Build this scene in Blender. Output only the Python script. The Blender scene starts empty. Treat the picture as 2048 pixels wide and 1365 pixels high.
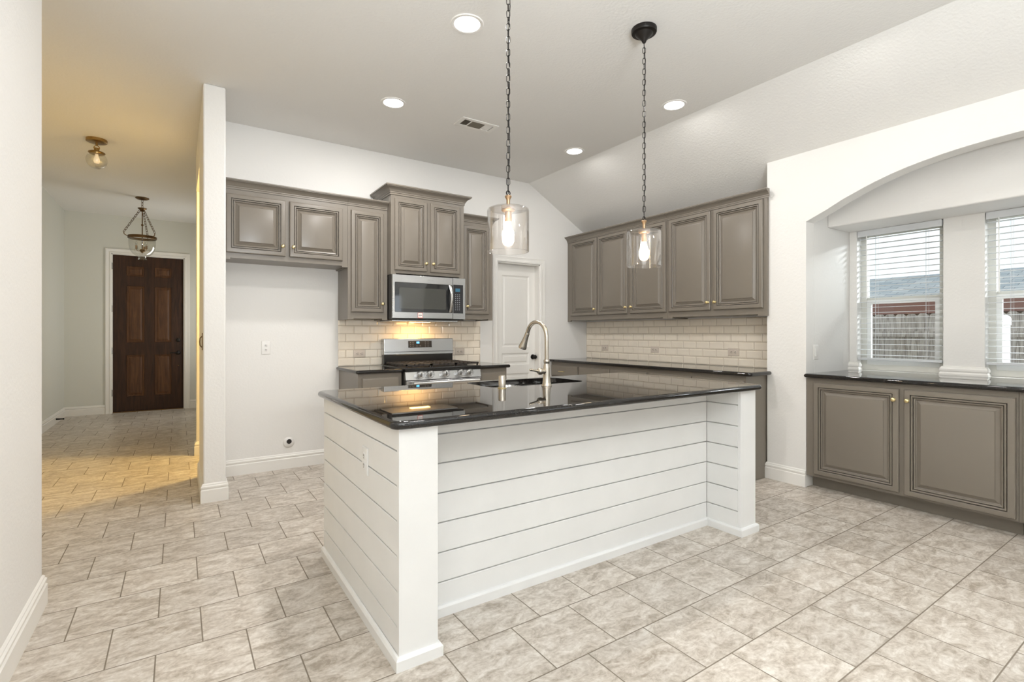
import bpy, bmesh, math, random
from mathutils import Vector, Matrix
from mathutils.geometry import tessellate_polygon
random.seed(7)
PI = math.pi
SC = bpy.context.scene
COL = SC.collection

# ------------------------------------------------------------------ camera
cam_d = bpy.data.cameras.new('camera')
cam_d.sensor_width = 36.0
cam_d.lens = 36.0 * 999.0 / 2048.0
cam_d.shift_y = -14.9 / 2048.0
cam_d.clip_start = 0.02
cam_d.clip_end = 200
cam = bpy.data.objects.new('camera', cam_d)
COL.objects.link(cam)
cam.location = (0, 0, 1.21)
cam.rotation_euler = (PI / 2, 0, -0.58848)
SC.camera = cam

# ------------------------------------------------------------------ world, exposure
SC.view_settings.view_transform = 'Standard'
SC.view_settings.look = 'None'
SC.view_settings.gamma = 1
SC.view_settings.use_curve_mapping = False
SC.view_settings.exposure = 0.0
SC.cycles.max_bounces = 10
SC.cycles.diffuse_bounces = 6
SC.cycles.glossy_bounces = 5
SC.cycles.transparent_max_bounces = 16
SC.cycles.sample_clamp_indirect = 6.0
SC.cycles.use_denoising = True
W = bpy.data.worlds.new('sky')
SC.world = W
W.use_nodes = True
_bg = W.node_tree.nodes['Background']
_bg.inputs[0].default_value = (0.93, 0.97, 1.0, 1)
_bg.inputs[1].default_value = 1.3


def area_light(name, loc, direction, sx, sy, watts, color, shape='RECTANGLE', spread=PI):
    d = bpy.data.lights.new(name, 'AREA')
    d.shape = shape
    d.size = sx
    if shape in ('RECTANGLE', 'ELLIPSE'):
        d.size_y = sy
    d.energy = watts
    d.color = color
    d.spread = spread
    o = bpy.data.objects.new(name, d)
    COL.objects.link(o)
    o.location = loc
    o.rotation_euler = Vector(direction).to_track_quat('-Z', 'Y').to_euler()
    return o


# daylight entering through the windows of the room behind the camera
area_light('rear_window_daylight', (1.9, -4.12, 1.6), (0, 1, 0.6), 1.4, 1.2, 8, (0.78, 0.89, 1.0))
area_light('side_window_daylight', (4.06, -2.3, 1.6), (-1, 0, 0.6), 1.2, 1.2, 8, (0.78, 0.89, 1.0))
# added fill, no known lamp, aimed up at the ceiling behind the camera
area_light('added_ceiling_fill', (0.6, -1.1, 1.6), (-0.05, 0.3, 1), 0.9, 0.9, 182, (0.88, 0.945, 1.0), 'SQUARE')
area_light('added_foyer_fill', (0.56, 8.7, 1.5), (-1, 0, 0.05), 0.5, 1.6, 15, (0.96, 0.96, 0.93))  # added cool fill for the foyer; the wall beside it has no window
area_light('bay_window_daylight', (6.3, -0.4, 2.75), (-1, 0.5, -0.7), 3.0, 0.6, 300, (0.93, 0.97, 1.0))

CEIL_W = 20.0      # watts of one recessed ceiling light
BULB_W = 55.0      # emission of the pendant bulbs

# ------------------------------------------------------------------ materials
MATS = {}


def new_mat(name):
    m = bpy.data.materials.new(name)
    m.use_nodes = True
    nt = m.node_tree
    b = nt.nodes['Principled BSDF']
    MATS[name] = m
    return m, nt, b


def principled(name, col, rough=0.5, metal=0.0, spec=0.5, bump=None, coat=0.0, var=None, aniso=0.0):
    """bump=(scale, strength, distance), var=(scale, amount)"""
    m, nt, b = new_mat(name)
    N, L = nt.nodes, nt.links
    b.inputs['Base Color'].default_value = (*col, 1)
    b.inputs['Roughness'].default_value = rough
    b.inputs['Metallic'].default_value = metal
    b.inputs['Specular IOR Level'].default_value = spec
    b.inputs['Coat Weight'].default_value = coat
    b.inputs['Anisotropic'].default_value = aniso
    geo = N.new('ShaderNodeNewGeometry')
    if bump:
        nz = N.new('ShaderNodeTexNoise')
        nz.inputs['Scale'].default_value = bump[0]
        nz.inputs['Detail'].default_value = 3
        L.new(geo.outputs['Position'], nz.inputs['Vector'])
        bp = N.new('ShaderNodeBump')
        bp.inputs['Strength'].default_value = bump[1]
        bp.inputs['Distance'].default_value = bump[2]
        L.new(nz.outputs['Fac'], bp.inputs['Height'])
        L.new(bp.outputs['Normal'], b.inputs['Normal'])
    sc, am = var or (3.0, 0.03)
    nz2 = N.new('ShaderNodeTexNoise')
    nz2.inputs['Scale'].default_value = sc
    nz2.inputs['Detail'].default_value = 4
    L.new(geo.outputs['Position'], nz2.inputs['Vector'])
    mr = N.new('ShaderNodeMapRange')
    mr.inputs['From Min'].default_value = 0.3
    mr.inputs['From Max'].default_value = 0.7
    mr.inputs['To Min'].default_value = 1 - am
    mr.inputs['To Max'].default_value = 1 + am
    L.new(nz2.outputs['Fac'], mr.inputs['Value'])
    mx = N.new('ShaderNodeMix')
    mx.data_type = 'RGBA'
    mx.blend_type = 'MULTIPLY'
    mx.inputs['Factor'].default_value = 1
    mx.inputs['A'].default_value = (*col, 1)
    L.new(mr.outputs['Result'], mx.inputs['B'])
    L.new(mx.outputs['Result'], b.inputs['Base Color'])
    return m


def emitter(name, col, strength):
    m, nt, b = new_mat(name)
    b.inputs['Base Color'].default_value = (*col, 1)
    b.inputs['Emission Color'].default_value = (*col, 1)
    b.inputs['Emission Strength'].default_value = strength
    return m


def thin_glass(name, tint, edge=0.6, base=0.05, rough=0.02):
    m, nt, b = new_mat(name)
    N, L = nt.nodes, nt.links
    N.remove(b)
    out = N['Material Output']
    tr = N.new('ShaderNodeBsdfTransparent')
    tr.inputs[0].default_value = (*tint, 1)
    gl = N.new('ShaderNodeBsdfGlossy')
    gl.inputs['Roughness'].default_value = rough
    lw = N.new('ShaderNodeLayerWeight')
    lw.inputs['Blend'].default_value = 0.25
    mr = N.new('ShaderNodeMapRange')
    mr.inputs['To Min'].default_value = base
    mr.inputs['To Max'].default_value = edge
    L.new(lw.outputs['Facing'], mr.inputs['Value'])
    mx = N.new('ShaderNodeMixShader')
    L.new(mr.outputs['Result'], mx.inputs[0])
    L.new(tr.outputs[0], mx.inputs[1])
    L.new(gl.outputs[0], mx.inputs[2])
    L.new(mx.outputs[0], out.inputs['Surface'])
    return m


def mnode(nt, op, a=None, b=None, c=None):
    n = nt.nodes.new('ShaderNodeMath')
    n.operation = op
    for i, v in enumerate((a, b, c)):
        if v is None:
            continue
        if isinstance(v, (int, float)):
            n.inputs[i].default_value = v
        else:
            nt.links.new(v, n.inputs[i])
    return n.outputs[0]


def floor_material():
    m, nt, b = new_mat('floor_tile')
    N, L = nt.nodes, nt.links
    geo = N.new('ShaderNodeNewGeometry')
    sx = N.new('ShaderNodeSeparateXYZ')
    L.new(geo.outputs['Position'], sx.inputs[0])
    PY, PX = 0.2985, 0.302
    v = mnode(nt, 'DIVIDE', mnode(nt, 'SUBTRACT', sx.outputs['Y'], 1.41), PY)
    row = mnode(nt, 'FLOOR', v)
    par = mnode(nt, 'MULTIPLY', mnode(nt, 'FLOORED_MODULO', row, 2.0), 0.5)
    u = mnode(nt, 'ADD', mnode(nt, 'DIVIDE', mnode(nt, 'SUBTRACT', sx.outputs['X'], 1.136), PX), par)
    colm = mnode(nt, 'FLOOR', u)
    fu = mnode(nt, 'SUBTRACT', u, colm)
    fv = mnode(nt, 'SUBTRACT', v, row)
    du = mnode(nt, 'MULTIPLY', mnode(nt, 'MINIMUM', fu, mnode(nt, 'SUBTRACT', 1.0, fu)), PX)
    dv = mnode(nt, 'MULTIPLY', mnode(nt, 'MINIMUM', fv, mnode(nt, 'SUBTRACT', 1.0, fv)), PY)
    d = mnode(nt, 'MINIMUM', du, dv)
    tile = N.new('ShaderNodeMapRange')      # 0 in the grout, 1 on the tile
    tile.inputs['From Min'].default_value = 0.0016
    tile.inputs['From Max'].default_value = 0.0032
    L.new(d, tile.inputs['Value'])
    cx = N.new('ShaderNodeCombineXYZ')
    L.new(colm, cx.inputs[0])
    L.new(row, cx.inputs[1])
    wn = N.new('ShaderNodeTexWhiteNoise')
    L.new(cx.outputs[0], wn.inputs['Vector'])
    # every tile takes its own piece of the stone pattern
    mp = N.new('ShaderNodeVectorMath')
    mp.operation = 'MULTIPLY_ADD'
    L.new(wn.outputs['Color'], mp.inputs[0])
    mp.inputs[1].default_value = (9, 9, 9)
    L.new(geo.outputs['Position'], mp.inputs[2])
    st = N.new('ShaderNodeMapping')
    st.inputs['Scale'].default_value = (1.0, 1.9, 1.0)
    L.new(mp.outputs[0], st.inputs['Vector'])
    n1 = N.new('ShaderNodeTexNoise')
    n1.inputs['Scale'].default_value = 10
    n1.inputs['Detail'].default_value = 12
    n1.inputs['Roughness'].default_value = 0.76
    n1.inputs['Distortion'].default_value = 0.6
    L.new(st.outputs[0], n1.inputs['Vector'])
    n2 = N.new('ShaderNodeTexNoise')
    n2.inputs['Scale'].default_value = 60
    n2.inputs['Detail'].default_value = 6
    L.new(geo.outputs['Position'], n2.inputs['Vector'])
    cr = N.new('ShaderNodeValToRGB')
    e = cr.color_ramp.elements
    e[0].position = 0.39
    e[0].color = (0.33, 0.278, 0.222, 1)
    e[1].position = 0.61
    e[1].color = (0.69, 0.645, 0.585, 1)
    k = e.new(0.5)
    k.color = (0.525, 0.468, 0.403, 1)
    mix_n = mnode(nt, 'ADD', mnode(nt, 'MULTIPLY', n1.outputs['Fac'], 0.8), mnode(nt, 'MULTIPLY', n2.outputs['Fac'], 0.2))
    L.new(mix_n, cr.inputs['Fac'])
    br = N.new('ShaderNodeMapRange')
    br.inputs['To Min'].default_value = 0.93
    br.inputs['To Max'].default_value = 1.07
    L.new(wn.outputs['Value'], br.inputs['Value'])
    mu = N.new('ShaderNodeMix')
    mu.data_type = 'RGBA'
    mu.blend_type = 'MULTIPLY'
    mu.inputs['Factor'].default_value = 1
    L.new(cr.outputs['Color'], mu.inputs['A'])
    L.new(br.outputs['Result'], mu.inputs['B'])
    mg = N.new('ShaderNodeMix')
    mg.data_type = 'RGBA'
    mg.inputs['A'].default_value = (0.20, 0.165, 0.125, 1)
    L.new(tile.outputs['Result'], mg.inputs['Factor'])
    L.new(mu.outputs['Result'], mg.inputs['B'])
    L.new(mg.outputs['Result'], b.inputs['Base Color'])
    rr = N.new('ShaderNodeMapRange')
    rr.inputs['To Min'].default_value = 0.8
    rr.inputs['To Max'].default_value = 0.36
    L.new(tile.outputs['Result'], rr.inputs['Value'])
    L.new(rr.outputs['Result'], b.inputs['Roughness'])
    hh = mnode(nt, 'ADD', tile.outputs['Result'], mnode(nt, 'MULTIPLY', n1.outputs['Fac'], 0.35))
    bp = N.new('ShaderNodeBump')
    bp.inputs['Strength'].default_value = 0.35
    bp.inputs['Distance'].default_value = 0.002
    L.new(hh, bp.inputs['Height'])
    L.new(bp.outputs['Normal'], b.inputs['Normal'])
    return m


def granite_material():
    m, nt, b = new_mat('black_granite')
    N, L = nt.nodes, nt.links
    geo = N.new('ShaderNodeNewGeometry')
    vo = N.new('ShaderNodeTexVoronoi')
    vo.inputs['Scale'].default_value = 420
    L.new(geo.outputs['Position'], vo.inputs['Vector'])
    sp = N.new('ShaderNodeSeparateColor')
    L.new(vo.outputs['Color'], sp.inputs[0])
    cr = N.new('ShaderNodeValToRGB')
    e = cr.color_ramp.elements
    e[0].position = 0.88
    e[0].color = (0.008, 0.007, 0.0065, 1)
    e[1].position = 0.99
    e[1].color = (0.045, 0.036, 0.029, 1)
    L.new(sp.outputs[0], cr.inputs['Fac'])
    L.new(cr.outputs['Color'], b.inputs['Base Color'])
    b.inputs['Roughness'].default_value = 0.02
    b.inputs['Specular IOR Level'].default_value = 0.6
    return m


def wood_material(name, dark, light, scale=1.0):
    m, nt, b = new_mat(name)
    N, L = nt.nodes, nt.links
    geo = N.new('ShaderNodeNewGeometry')
    mp = N.new('ShaderNodeMapping')
    mp.inputs['Scale'].default_value = (14 * scale, 14 * scale, 1.2 * scale)
    L.new(geo.outputs['Position'], mp.inputs['Vector'])
    nz = N.new('ShaderNodeTexNoise')
    nz.inputs['Scale'].default_value = 2.2
    nz.inputs['Detail'].default_value = 7
    nz.inputs['Roughness'].default_value = 0.6
    nz.inputs['Distortion'].default_value = 0.8
    L.new(mp.outputs[0], nz.inputs['Vector'])
    cr = N.new('ShaderNodeValToRGB')
    e = cr.color_ramp.elements
    e[0].position = 0.3
    e[0].color = (*dark, 1)
    e[1].position = 0.72
    e[1].color = (*light, 1)
    L.new(nz.outputs['Fac'], cr.inputs['Fac'])
    L.new(cr.outputs['Color'], b.inputs['Base Color'])
    b.inputs['Roughness'].default_value = 0.5
    b.inputs['Specular IOR Level'].default_value = 0.35
    bp = N.new('ShaderNodeBump')
    bp.inputs['Strength'].default_value = 0.15
    bp.inputs['Distance'].default_value = 0.001
    L.new(nz.outputs['Fac'], bp.inputs['Height'])
    L.new(bp.outputs['Normal'], b.inputs['Normal'])
    return m


def brushed_steel(name, col, rough, axis):
    m, nt, b = new_mat(name)
    N, L = nt.nodes, nt.links
    geo = N.new('ShaderNodeNewGeometry')
    mp = N.new('ShaderNodeMapping')
    s = [600, 600, 600]
    s[axis] = 6
    mp.inputs['Scale'].default_value = s
    L.new(geo.outputs['Position'], mp.inputs['Vector'])
    nz = N.new('ShaderNodeTexNoise')
    nz.inputs['Scale'].default_value = 1
    nz.inputs['Detail'].default_value = 2
    L.new(mp.outputs[0], nz.inputs['Vector'])
    mr = N.new('ShaderNodeMapRange')
    mr.inputs['To Min'].default_value = rough - 0.06
    mr.inputs['To Max'].default_value = rough + 0.08
    L.new(nz.outputs['Fac'], mr.inputs['Value'])
    L.new(mr.outputs['Result'], b.inputs['Roughness'])
    b.inputs['Base Color'].default_value = (*col, 1)
    b.inputs['Metallic'].default_value = 1
    return m


def shingle_material():
    m, nt, b = new_mat('roof_shingle')
    N, L = nt.nodes, nt.links
    geo = N.new('ShaderNodeNewGeometry')
    mp = N.new('ShaderNodeMapping')
    mp.inputs['Rotation'].default_value = (0, 0, PI / 2)
    L.new(geo.outputs['Position'], mp.inputs['Vector'])
    br = N.new('ShaderNodeTexBrick')
    br.inputs['Scale'].default_value = 1.0
    br.inputs['Brick Width'].default_value = 0.33
    br.inputs['Row Height'].default_value = 0.16
    br.inputs['Mortar Size'].default_value = 0.006
    br.inputs['Color1'].default_value = (0.27, 0.33, 0.37, 1)
    br.inputs['Color2'].default_value = (0.44, 0.475, 0.495, 1)
    br.inputs['Mortar'].default_value = (0.12, 0.14, 0.16, 1)
    L.new(mp.outputs[0], br.inputs['Vector'])
    L.new(br.outputs['Color'], b.inputs['Base Color'])
    b.inputs['Roughness'].default_value = 0.9
    return m


M = {}
M['wall'] = principled('wall_paint', (0.80, 0.782, 0.752), 0.65, bump=(60, 0.3, 0.004), var=(0.7, 0.012))
M['ceil'] = principled('ceiling_paint', (0.80, 0.785, 0.755), 0.75, bump=(60, 0.45, 0.004), var=(0.7, 0.012))
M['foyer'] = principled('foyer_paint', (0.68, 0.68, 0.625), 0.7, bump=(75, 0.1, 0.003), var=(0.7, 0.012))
M['trim'] = principled('trim_enamel', (0.82, 0.80, 0.76), 0.35, var=(2, 0.01))
M['cab'] = principled('taupe_cabinet_enamel', (0.198, 0.172, 0.141), 0.30, bump=(120, 0.04, 0.001), var=(2.5, 0.025))
M['ship'] = principled('white_shiplap_paint', (0.82, 0.82, 0.81), 0.42, bump=(45, 0.06, 0.002), var=(6, 0.02))
M['tile'] = principled('cream_glazed_tile', (0.92, 0.83, 0.70), 0.12, var=(9, 0.03))
M['grout'] = principled('tan_grout', (0.42, 0.33, 0.24), 0.85)
M['granite'] = granite_material()
M['floor'] = floor_material()
M['brass'] = principled('satin_brass', (0.83, 0.68, 0.36), 0.28, metal=1)
M['oldbrass'] = principled('antique_brass', (0.36, 0.235, 0.09), 0.35, metal=1)
M['oldbronze'] = principled('aged_bronze', (0.17, 0.105, 0.05), 0.42, metal=1)
M['copperish'] = principled('bronze_socket', (0.42, 0.29, 0.18), 0.45, metal=1)
M['black'] = principled('black_enamel', (0.012, 0.011, 0.010), 0.28)
M['blackmetal'] = principled('black_metal', (0.02, 0.017, 0.015), 0.4, metal=0.6)
M['iron'] = principled('cast_iron', (0.035, 0.028, 0.023), 0.55, bump=(400, 0.2, 0.0006))
M['steel'] = brushed_steel('brushed_steel', (0.56, 0.565, 0.57), 0.22, 0)
M['steelv'] = brushed_steel('brushed_steel_upright', (0.66, 0.66, 0.65), 0.24, 2)
M['nickel'] = principled('brushed_nickel', (0.56, 0.51, 0.44), 0.27, metal=1)
M['basin'] = brushed_steel('sink_steel', (0.70, 0.69, 0.67), 0.25, 0)
M['dglass'] = principled('dark_oven_glass', (0.018, 0.019, 0.020), 0.04, spec=0.9)
M['panelblack'] = principled('control_panel_black', (0.022, 0.022, 0.024), 0.25)
M['legend'] = principled('panel_legend_grey', (0.33, 0.34, 0.36), 0.5)
M['blue'] = emitter('blue_display', (0.08, 0.42, 1.0), 3.2)
M['bluedim'] = emitter('dim_blue_display', (0.02, 0.09, 0.14), 0.5)
M['plastic'] = principled('white_plastic', (0.82, 0.80, 0.77), 0.35)
M['beigeplastic'] = principled('light_almond_plastic', (0.69, 0.60, 0.51), 0.4)
M['dark'] = principled('dark_recess', (0.03, 0.026, 0.022), 0.7)
M['ventdark'] = principled('vent_shade', (0.11, 0.095, 0.075), 0.7)
M['ventslat'] = principled('shaded_vent_slat', (0.17, 0.15, 0.115), 0.6)  # shade between the vent louvres, painted into the slat colour
M['red'] = principled('red_ink', (0.62, 0.12, 0.10), 0.5)
M['paper'] = principled('white_paper', (0.85, 0.82, 0.78), 0.6)
M['ink'] = principled('brown_ink', (0.20, 0.13, 0.11), 0.6)
M['lens'] = emitter('led_lens', (1.0, 0.97, 0.92), 9.0)
M['bulb'] = emitter('warm_bulb', (1.0, 0.78, 0.50), BULB_W)
M['cooklamp'] = emitter('cooktop_lamp', (1.0, 0.62, 0.22), 10)
M['offbulb'] = principled('unlit_bulb_glass', (0.80, 0.74, 0.62), 0.15)
M['glow'] = emitter('dim_filament_bulb', (1.0, 0.84, 0.60), 0.35)
M['pglass'] = thin_glass('pendant_glass', (0.985, 0.972, 0.960), edge=0.8, base=0.05)
M['cglass'] = thin_glass('clear_glass', (0.96, 0.96, 0.94), edge=0.7, base=0.10)
M['wglass'] = thin_glass('window_glass', (0.97, 0.985, 0.98), edge=0.35, base=0.03)
M['cover'] = thin_glass('clear_knob_cover', (0.93, 0.93, 0.93), edge=0.9, base=0.2, rough=0.06)
M['vinyl'] = principled('window_vinyl', (0.66, 0.65, 0.60), 0.4)
M['vinylwhite'] = principled('white_window_vinyl', (0.84, 0.84, 0.82), 0.4)
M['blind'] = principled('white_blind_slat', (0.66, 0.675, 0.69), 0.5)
M['wood'] = wood_material('dark_door_wood', (0.016, 0.0055, 0.0018), (0.060, 0.022, 0.0075))
M['woodpanel'] = wood_material('door_panel_wood', (0.050, 0.019, 0.0065), (0.125, 0.054, 0.020))
M['fence'] = wood_material('weathered_fence_wood', (0.18, 0.155, 0.135), (0.60, 0.565, 0.53), 1.4)
M['fascia'] = principled('brown_fascia', (0.24, 0.115, 0.09), 0.6)
M['brick'] = principled('tan_house_wall', (0.45, 0.36, 0.28), 0.9)
M['shingle'] = shingle_material()
M['dirt'] = principled('dry_lawn', (0.15, 0.145, 0.10), 0.95, var=(6, 0.2))
M['pvc'] = principled('white_pvc', (0.86, 0.86, 0.87), 0.4)


# ------------------------------------------------------------------ mesh builder
class MB:
    def __init__(self):
        self.v, self.f = [], []

    def quad(self, *p):
        n = len(self.v)
        self.v += [tuple(q) for q in p]
        self.f.append(tuple(range(n, n + len(p))))
        return self

    def box(self, x0, y0, z0, x1, y1, z1):
        n = len(self.v)
        self.v += [(x, y, z) for z in (z0, z1) for y in (y0, y1) for x in (x0, x1)]
        self.f += [tuple(n + i for i in q) for q in
                   ((0, 2, 3, 1), (4, 5, 7, 6), (0, 1, 5, 4), (2, 6, 7, 3), (0, 4, 6, 2), (1, 3, 7, 5))]
        return self

    def fbox(self, fm, u0, u1, v0, v1, w0, w1):
        n = len(self.v)
        self.v += [fm(u, v, w) for w in (w0, w1) for v in (v0, v1) for u in (u0, u1)]
        self.f += [tuple(n + i for i in q) for q in
                   ((0, 2, 3, 1), (4, 5, 7, 6), (0, 1, 5, 4), (2, 6, 7, 3), (0, 4, 6, 2), (1, 3, 7, 5))]
        return self

    def loops(self, loops, cap0=True, cap1=True, closed=True):
        n0 = len(self.v)
        k = len(loops[0])
        for lp in loops:
            self.v += [tuple(p) for p in lp]
        for i in range(len(loops) - 1):
            for j in range(k if closed else k - 1):
                a = n0 + i * k + j
                b = n0 + i * k + (j + 1) % k
                self.f.append((a, b, b + k, a + k))
        if cap0:
            self.f.append(tuple(n0 + j for j in reversed(range(k))))
        if cap1:
            self.f.append(tuple(n0 + (len(loops) - 1) * k + j for j in range(k)))
        return self

    def lathe(self, prof, fm, n=24, cap0=True, cap1=True, closed_prof=False):
        lps = [[fm(r * math.cos(2 * PI * i / n), r * math.sin(2 * PI * i / n), h) for i in range(n)] for r, h in prof]
        if closed_prof:
            lps.append(lps[0])
            return self.loops(lps, False, False)
        return self.loops(lps, cap0, cap1)

    def tube(self, pts, r, n=8, closed=False):
        P = [Vector(p) for p in pts]
        R = r if isinstance(r, (list, tuple)) else [r] * len(P)
        lps = []
        prev = None
        m = len(P)
        for i, p in enumerate(P):
            if closed:
                t = (P[(i + 1) % m] - P[i - 1]).normalized()
            else:
                t = (P[min(i + 1, m - 1)] - P[max(i - 1, 0)]).normalized()
            if prev is None:
                a = Vector((0, 0, 1)) if abs(t.z) < 0.9 else Vector((1, 0, 0))
                nrm = t.cross(a).normalized()
            else:
                nrm = (prev - t * prev.dot(t)).normalized()
            prev = nrm
            bn = t.cross(nrm)
            lps.append([tuple(p + nrm * (R[i] * math.cos(2 * PI * j / n)) + bn * (R[i] * math.sin(2 * PI * j / n))) for j in range(n)])
        if closed:
            lps.append(lps[0])
            return self.loops(lps, False, False)
        return self.loops(lps)

    def sweep(self, path, prof, side=1, z=0.0):
        """mouldings: path in plan (x, y), profile (offset away from the wall, height)"""
        P = [Vector(p) for p in path]
        m = len(P)
        lps = []
        for i in range(m):
            d0 = (P[i] - P[i - 1]).normalized() if i else None
            d1 = (P[i + 1] - P[i]).normalized() if i < m - 1 else None
            if d0 is None:
                d0 = d1
            if d1 is None:
                d1 = d0
            n0 = Vector((d0.y, -d0.x)) * side
            n1 = Vector((d1.y, -d1.x)) * side
            b = (n0 + n1)
            b = b / max(1e-6, b.dot(n0))
            lps.append([(P[i].x + b.x * o, P[i].y + b.y * o, z + h) for o, h in prof])
        return self.loops(lps)

    def slab(self, outer, holes, fm, w0, w1):
        """flat plate with holes; fm(u, v, w)"""
        polys = [outer] + list(holes)
        vec = [[Vector((u, v, 0)) for u, v in p] for p in polys]
        tri = tessellate_polygon(vec)
        flat = [q for p in polys for q in p]
        for w in (w0, w1):
            n = len(self.v)
            self.v += [fm(u, v, w) for u, v in flat]
            self.f += [tuple(n + i for i in t) for t in tri]
        for p in polys:
            n = len(self.v)
            k = len(p)
            self.v += [fm(u, v, w0) for u, v in p] + [fm(u, v, w1) for u, v in p]
            self.f += [(n + i, n + (i + 1) % k, n + k + (i + 1) % k, n + k + i) for i in range(k)]
        return self

    def build(self, name, mat, parent=None, smooth=None, bevel=0.0, seg=2):
        me = bpy.data.meshes.new(name)
        me.from_pydata(self.v, [], self.f)
        bm = bmesh.new()
        bm.from_mesh(me)
        bmesh.ops.remove_doubles(bm, verts=bm.verts, dist=1e-5)
        bmesh.ops.recalc_face_normals(bm, faces=bm.faces)
        bm.to_mesh(me)
        bm.free()
        me.materials.append(mat)
        if smooth:
            me.polygons.foreach_set('use_smooth', [True] * len(me.polygons))
            me.set_sharp_from_angle(angle=math.radians(smooth))
        o = bpy.data.objects.new(name, me)
        COL.objects.link(o)
        if bevel:
            md = o.modifiers.new('bevel', 'BEVEL')
            md.width = bevel
            md.segments = seg
            md.limit_method = 'ANGLE'
            md.angle_limit = math.radians(40)
            me.polygons.foreach_set('use_smooth', [True] * len(me.polygons))
            me.set_sharp_from_angle(angle=math.radians(35))
            md.harden_normals = True
        if parent:
            hang(o, parent)
        return o


def root_location(p):
    loc = Vector((0, 0, 0))
    while p:
        loc = loc + p.location
        p = p.parent
    return loc


def hang(o, parent):
    # geometry is written in place; the inverse keeps it there under its parent
    o.parent = parent
    par_world = Matrix.Identity(4)
    q = parent
    chain = []
    while q:
        chain.append(q)
        q = q.parent
    for q in reversed(chain):
        par_world = par_world @ q.matrix_parent_inverse @ Matrix.Translation(q.location)
    o.matrix_parent_inverse = par_world.inverted()


def tag(o, label, cat, group=None, kind=None):
    o['label'] = label
    o['category'] = cat
    if group:
        o['group'] = group
    if kind:
        o['kind'] = kind
    return o


def thing(name, label, cat, loc, group=None):
    o = bpy.data.objects.new(name, None)
    o.empty_display_size = 0.1
    COL.objects.link(o)
    o.location = loc
    return tag(o, label, cat, group)


def struct(mb, name, mat, parent=None, **k):
    o = mb.build(name, mat, parent, **k)
    o['kind'] = 'structure'
    return o


def copy_tree(o, parent=None):
    c = o.copy()
    COL.objects.link(c)
    if parent:
        c.parent = parent
        c.matrix_parent_inverse = o.matrix_parent_inverse.copy()
    for ch in list(o.children):
        copy_tree(ch, c)
    return c


def FB(Y):      # a face seen from the room, looking along +y: u = x, v = z, w = towards the room
    return lambda u, v, w: (u, Y - w, v)


def FR(X):      # a face seen looking along +x: u = -y, v = z, w = towards the room
    return lambda u, v, w: (X - w, -u, v)


def UP(x, y, z=0.0):
    return lambda u, v, w: (x + u, y + v, z + w)


def rrect(x0, y0, x1, y1, r, n=6):
    pts = []
    for cx, cy, a0 in ((x1 - r, y0 + r, -PI / 2), (x1 - r, y1 - r, 0), (x0 + r, y1 - r, PI / 2), (x0 + r, y0 + r, PI)):
        for i in range(n + 1):
            a = a0 + PI / 2 * i / n
            pts.append((cx + r * math.cos(a), cy + r * math.sin(a)))
    return pts


CEIL = 3.005
KX, KZ = 3.48, 0.575         # where the ceiling starts to fall, and its slope


def slope_z(x):
    return CEIL - KZ * (x - KX)


# ------------------------------------------------------------------ room shell
struct(MB().box(-1.6, -4.3, -0.1, 5.05, 9.9, 0.0), 'floor', M['floor'])

cb = MB()
cb.box(-1.6, -4.3, CEIL, KX, 9.9, CEIL + 0.1)


def xz_prism(mb, pts, y0, y1):
    mb.loops([[(x, y0, z) for x, z in pts], [(x, y1, z) for x, z in pts]])


xz_prism(cb, [(KX, CEIL), (4.125, slope_z(4.125)), (4.125, slope_z(4.125) + 0.1), (KX, CEIL + 0.1)], -4.3, 4.97)
xz_prism(cb, [(4.125, slope_z(4.125)), (4.53, slope_z(4.53)), (4.53, slope_z(4.53) + 0.1), (4.125, slope_z(4.125) + 0.1)], 2.29, 4.97)
struct(cb, 'ceiling', M['ceil'])

# back wall with the pantry doorway
PX0, PX1, PZ = 3.035, 3.64, 2.04
struct(MB().slab([(0.145, 0), (PX0, 0), (PX0, PZ), (PX1, PZ), (PX1, 0), (4.53, 0), (4.53, slope_z(4.53)), (KX, CEIL), (0.145, CEIL)],
                 [], FB(4.85), 0, -0.12), 'wall_back', M['wall'])
# partition beside the fridge bay, header and jamb of the side passage
struct(MB().box(0.145, 4.19, 0, 0.287, 4.85, CEIL), 'wall_partition', M['wall'], bevel=0.012, seg=3)
struct(MB().box(0.145, 4.97, 2.62, 0.287, 5.86, CEIL), 'wall_passage_header', M['wall'])
struct(MB().box(0.145, 5.86, 0, 2.4, 5.98, CEIL), 'wall_passage', M['wall'], bevel=0.01)
struct(MB().box(2.4, 4.97, 0, 2.5, 5.98, CEIL), 'wall_passage_end', M['wall'])
# hall and foyer
struct(MB().box(-1.5, 3.1, 0, -1.385, 9.77, CEIL), 'wall_hall_left', M['foyer'])
struct(MB().box(-1.5, 2.9, 0, -0.635, 3.01, CEIL), 'wall_hall_near', M['wall'])
struct(MB().box(0.62, 5.98, 0, 0.74, 9.77, CEIL), 'wall_foyer_right', M['foyer'])
DX0, DX1, DZ = -0.845, 0.078, 2.425
struct(MB().slab([(-1.385, 0), (DX0, 0), (DX0, DZ), (DX1, DZ), (DX1, 0), (0.62, 0), (0.62, CEIL), (-1.385, CEIL)], [], FB(9.65), 0, -0.12),
       'wall_foyer_front', M['foyer'])
# wall close to the camera
struct(MB().box(-0.635, -4.2, 0, -0.505, 3.01, CEIL), 'wall_left', M['wall'], bevel=0.01)
# rear wall of the room behind the camera, with a wide glazed opening
struct(MB().slab([(-0.635, 0), (4.24, 0), (4.24, slope_z(4.24)), (KX, CEIL), (-0.635, CEIL)], [[(1.4, 1.2), (2.4, 1.2), (2.4, 2.2), (1.4, 2.2)]],
                 lambda u, v, w: (u, -4.2 - w, v), 0, 0.12), 'wall_rear', M['wall'])

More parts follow.
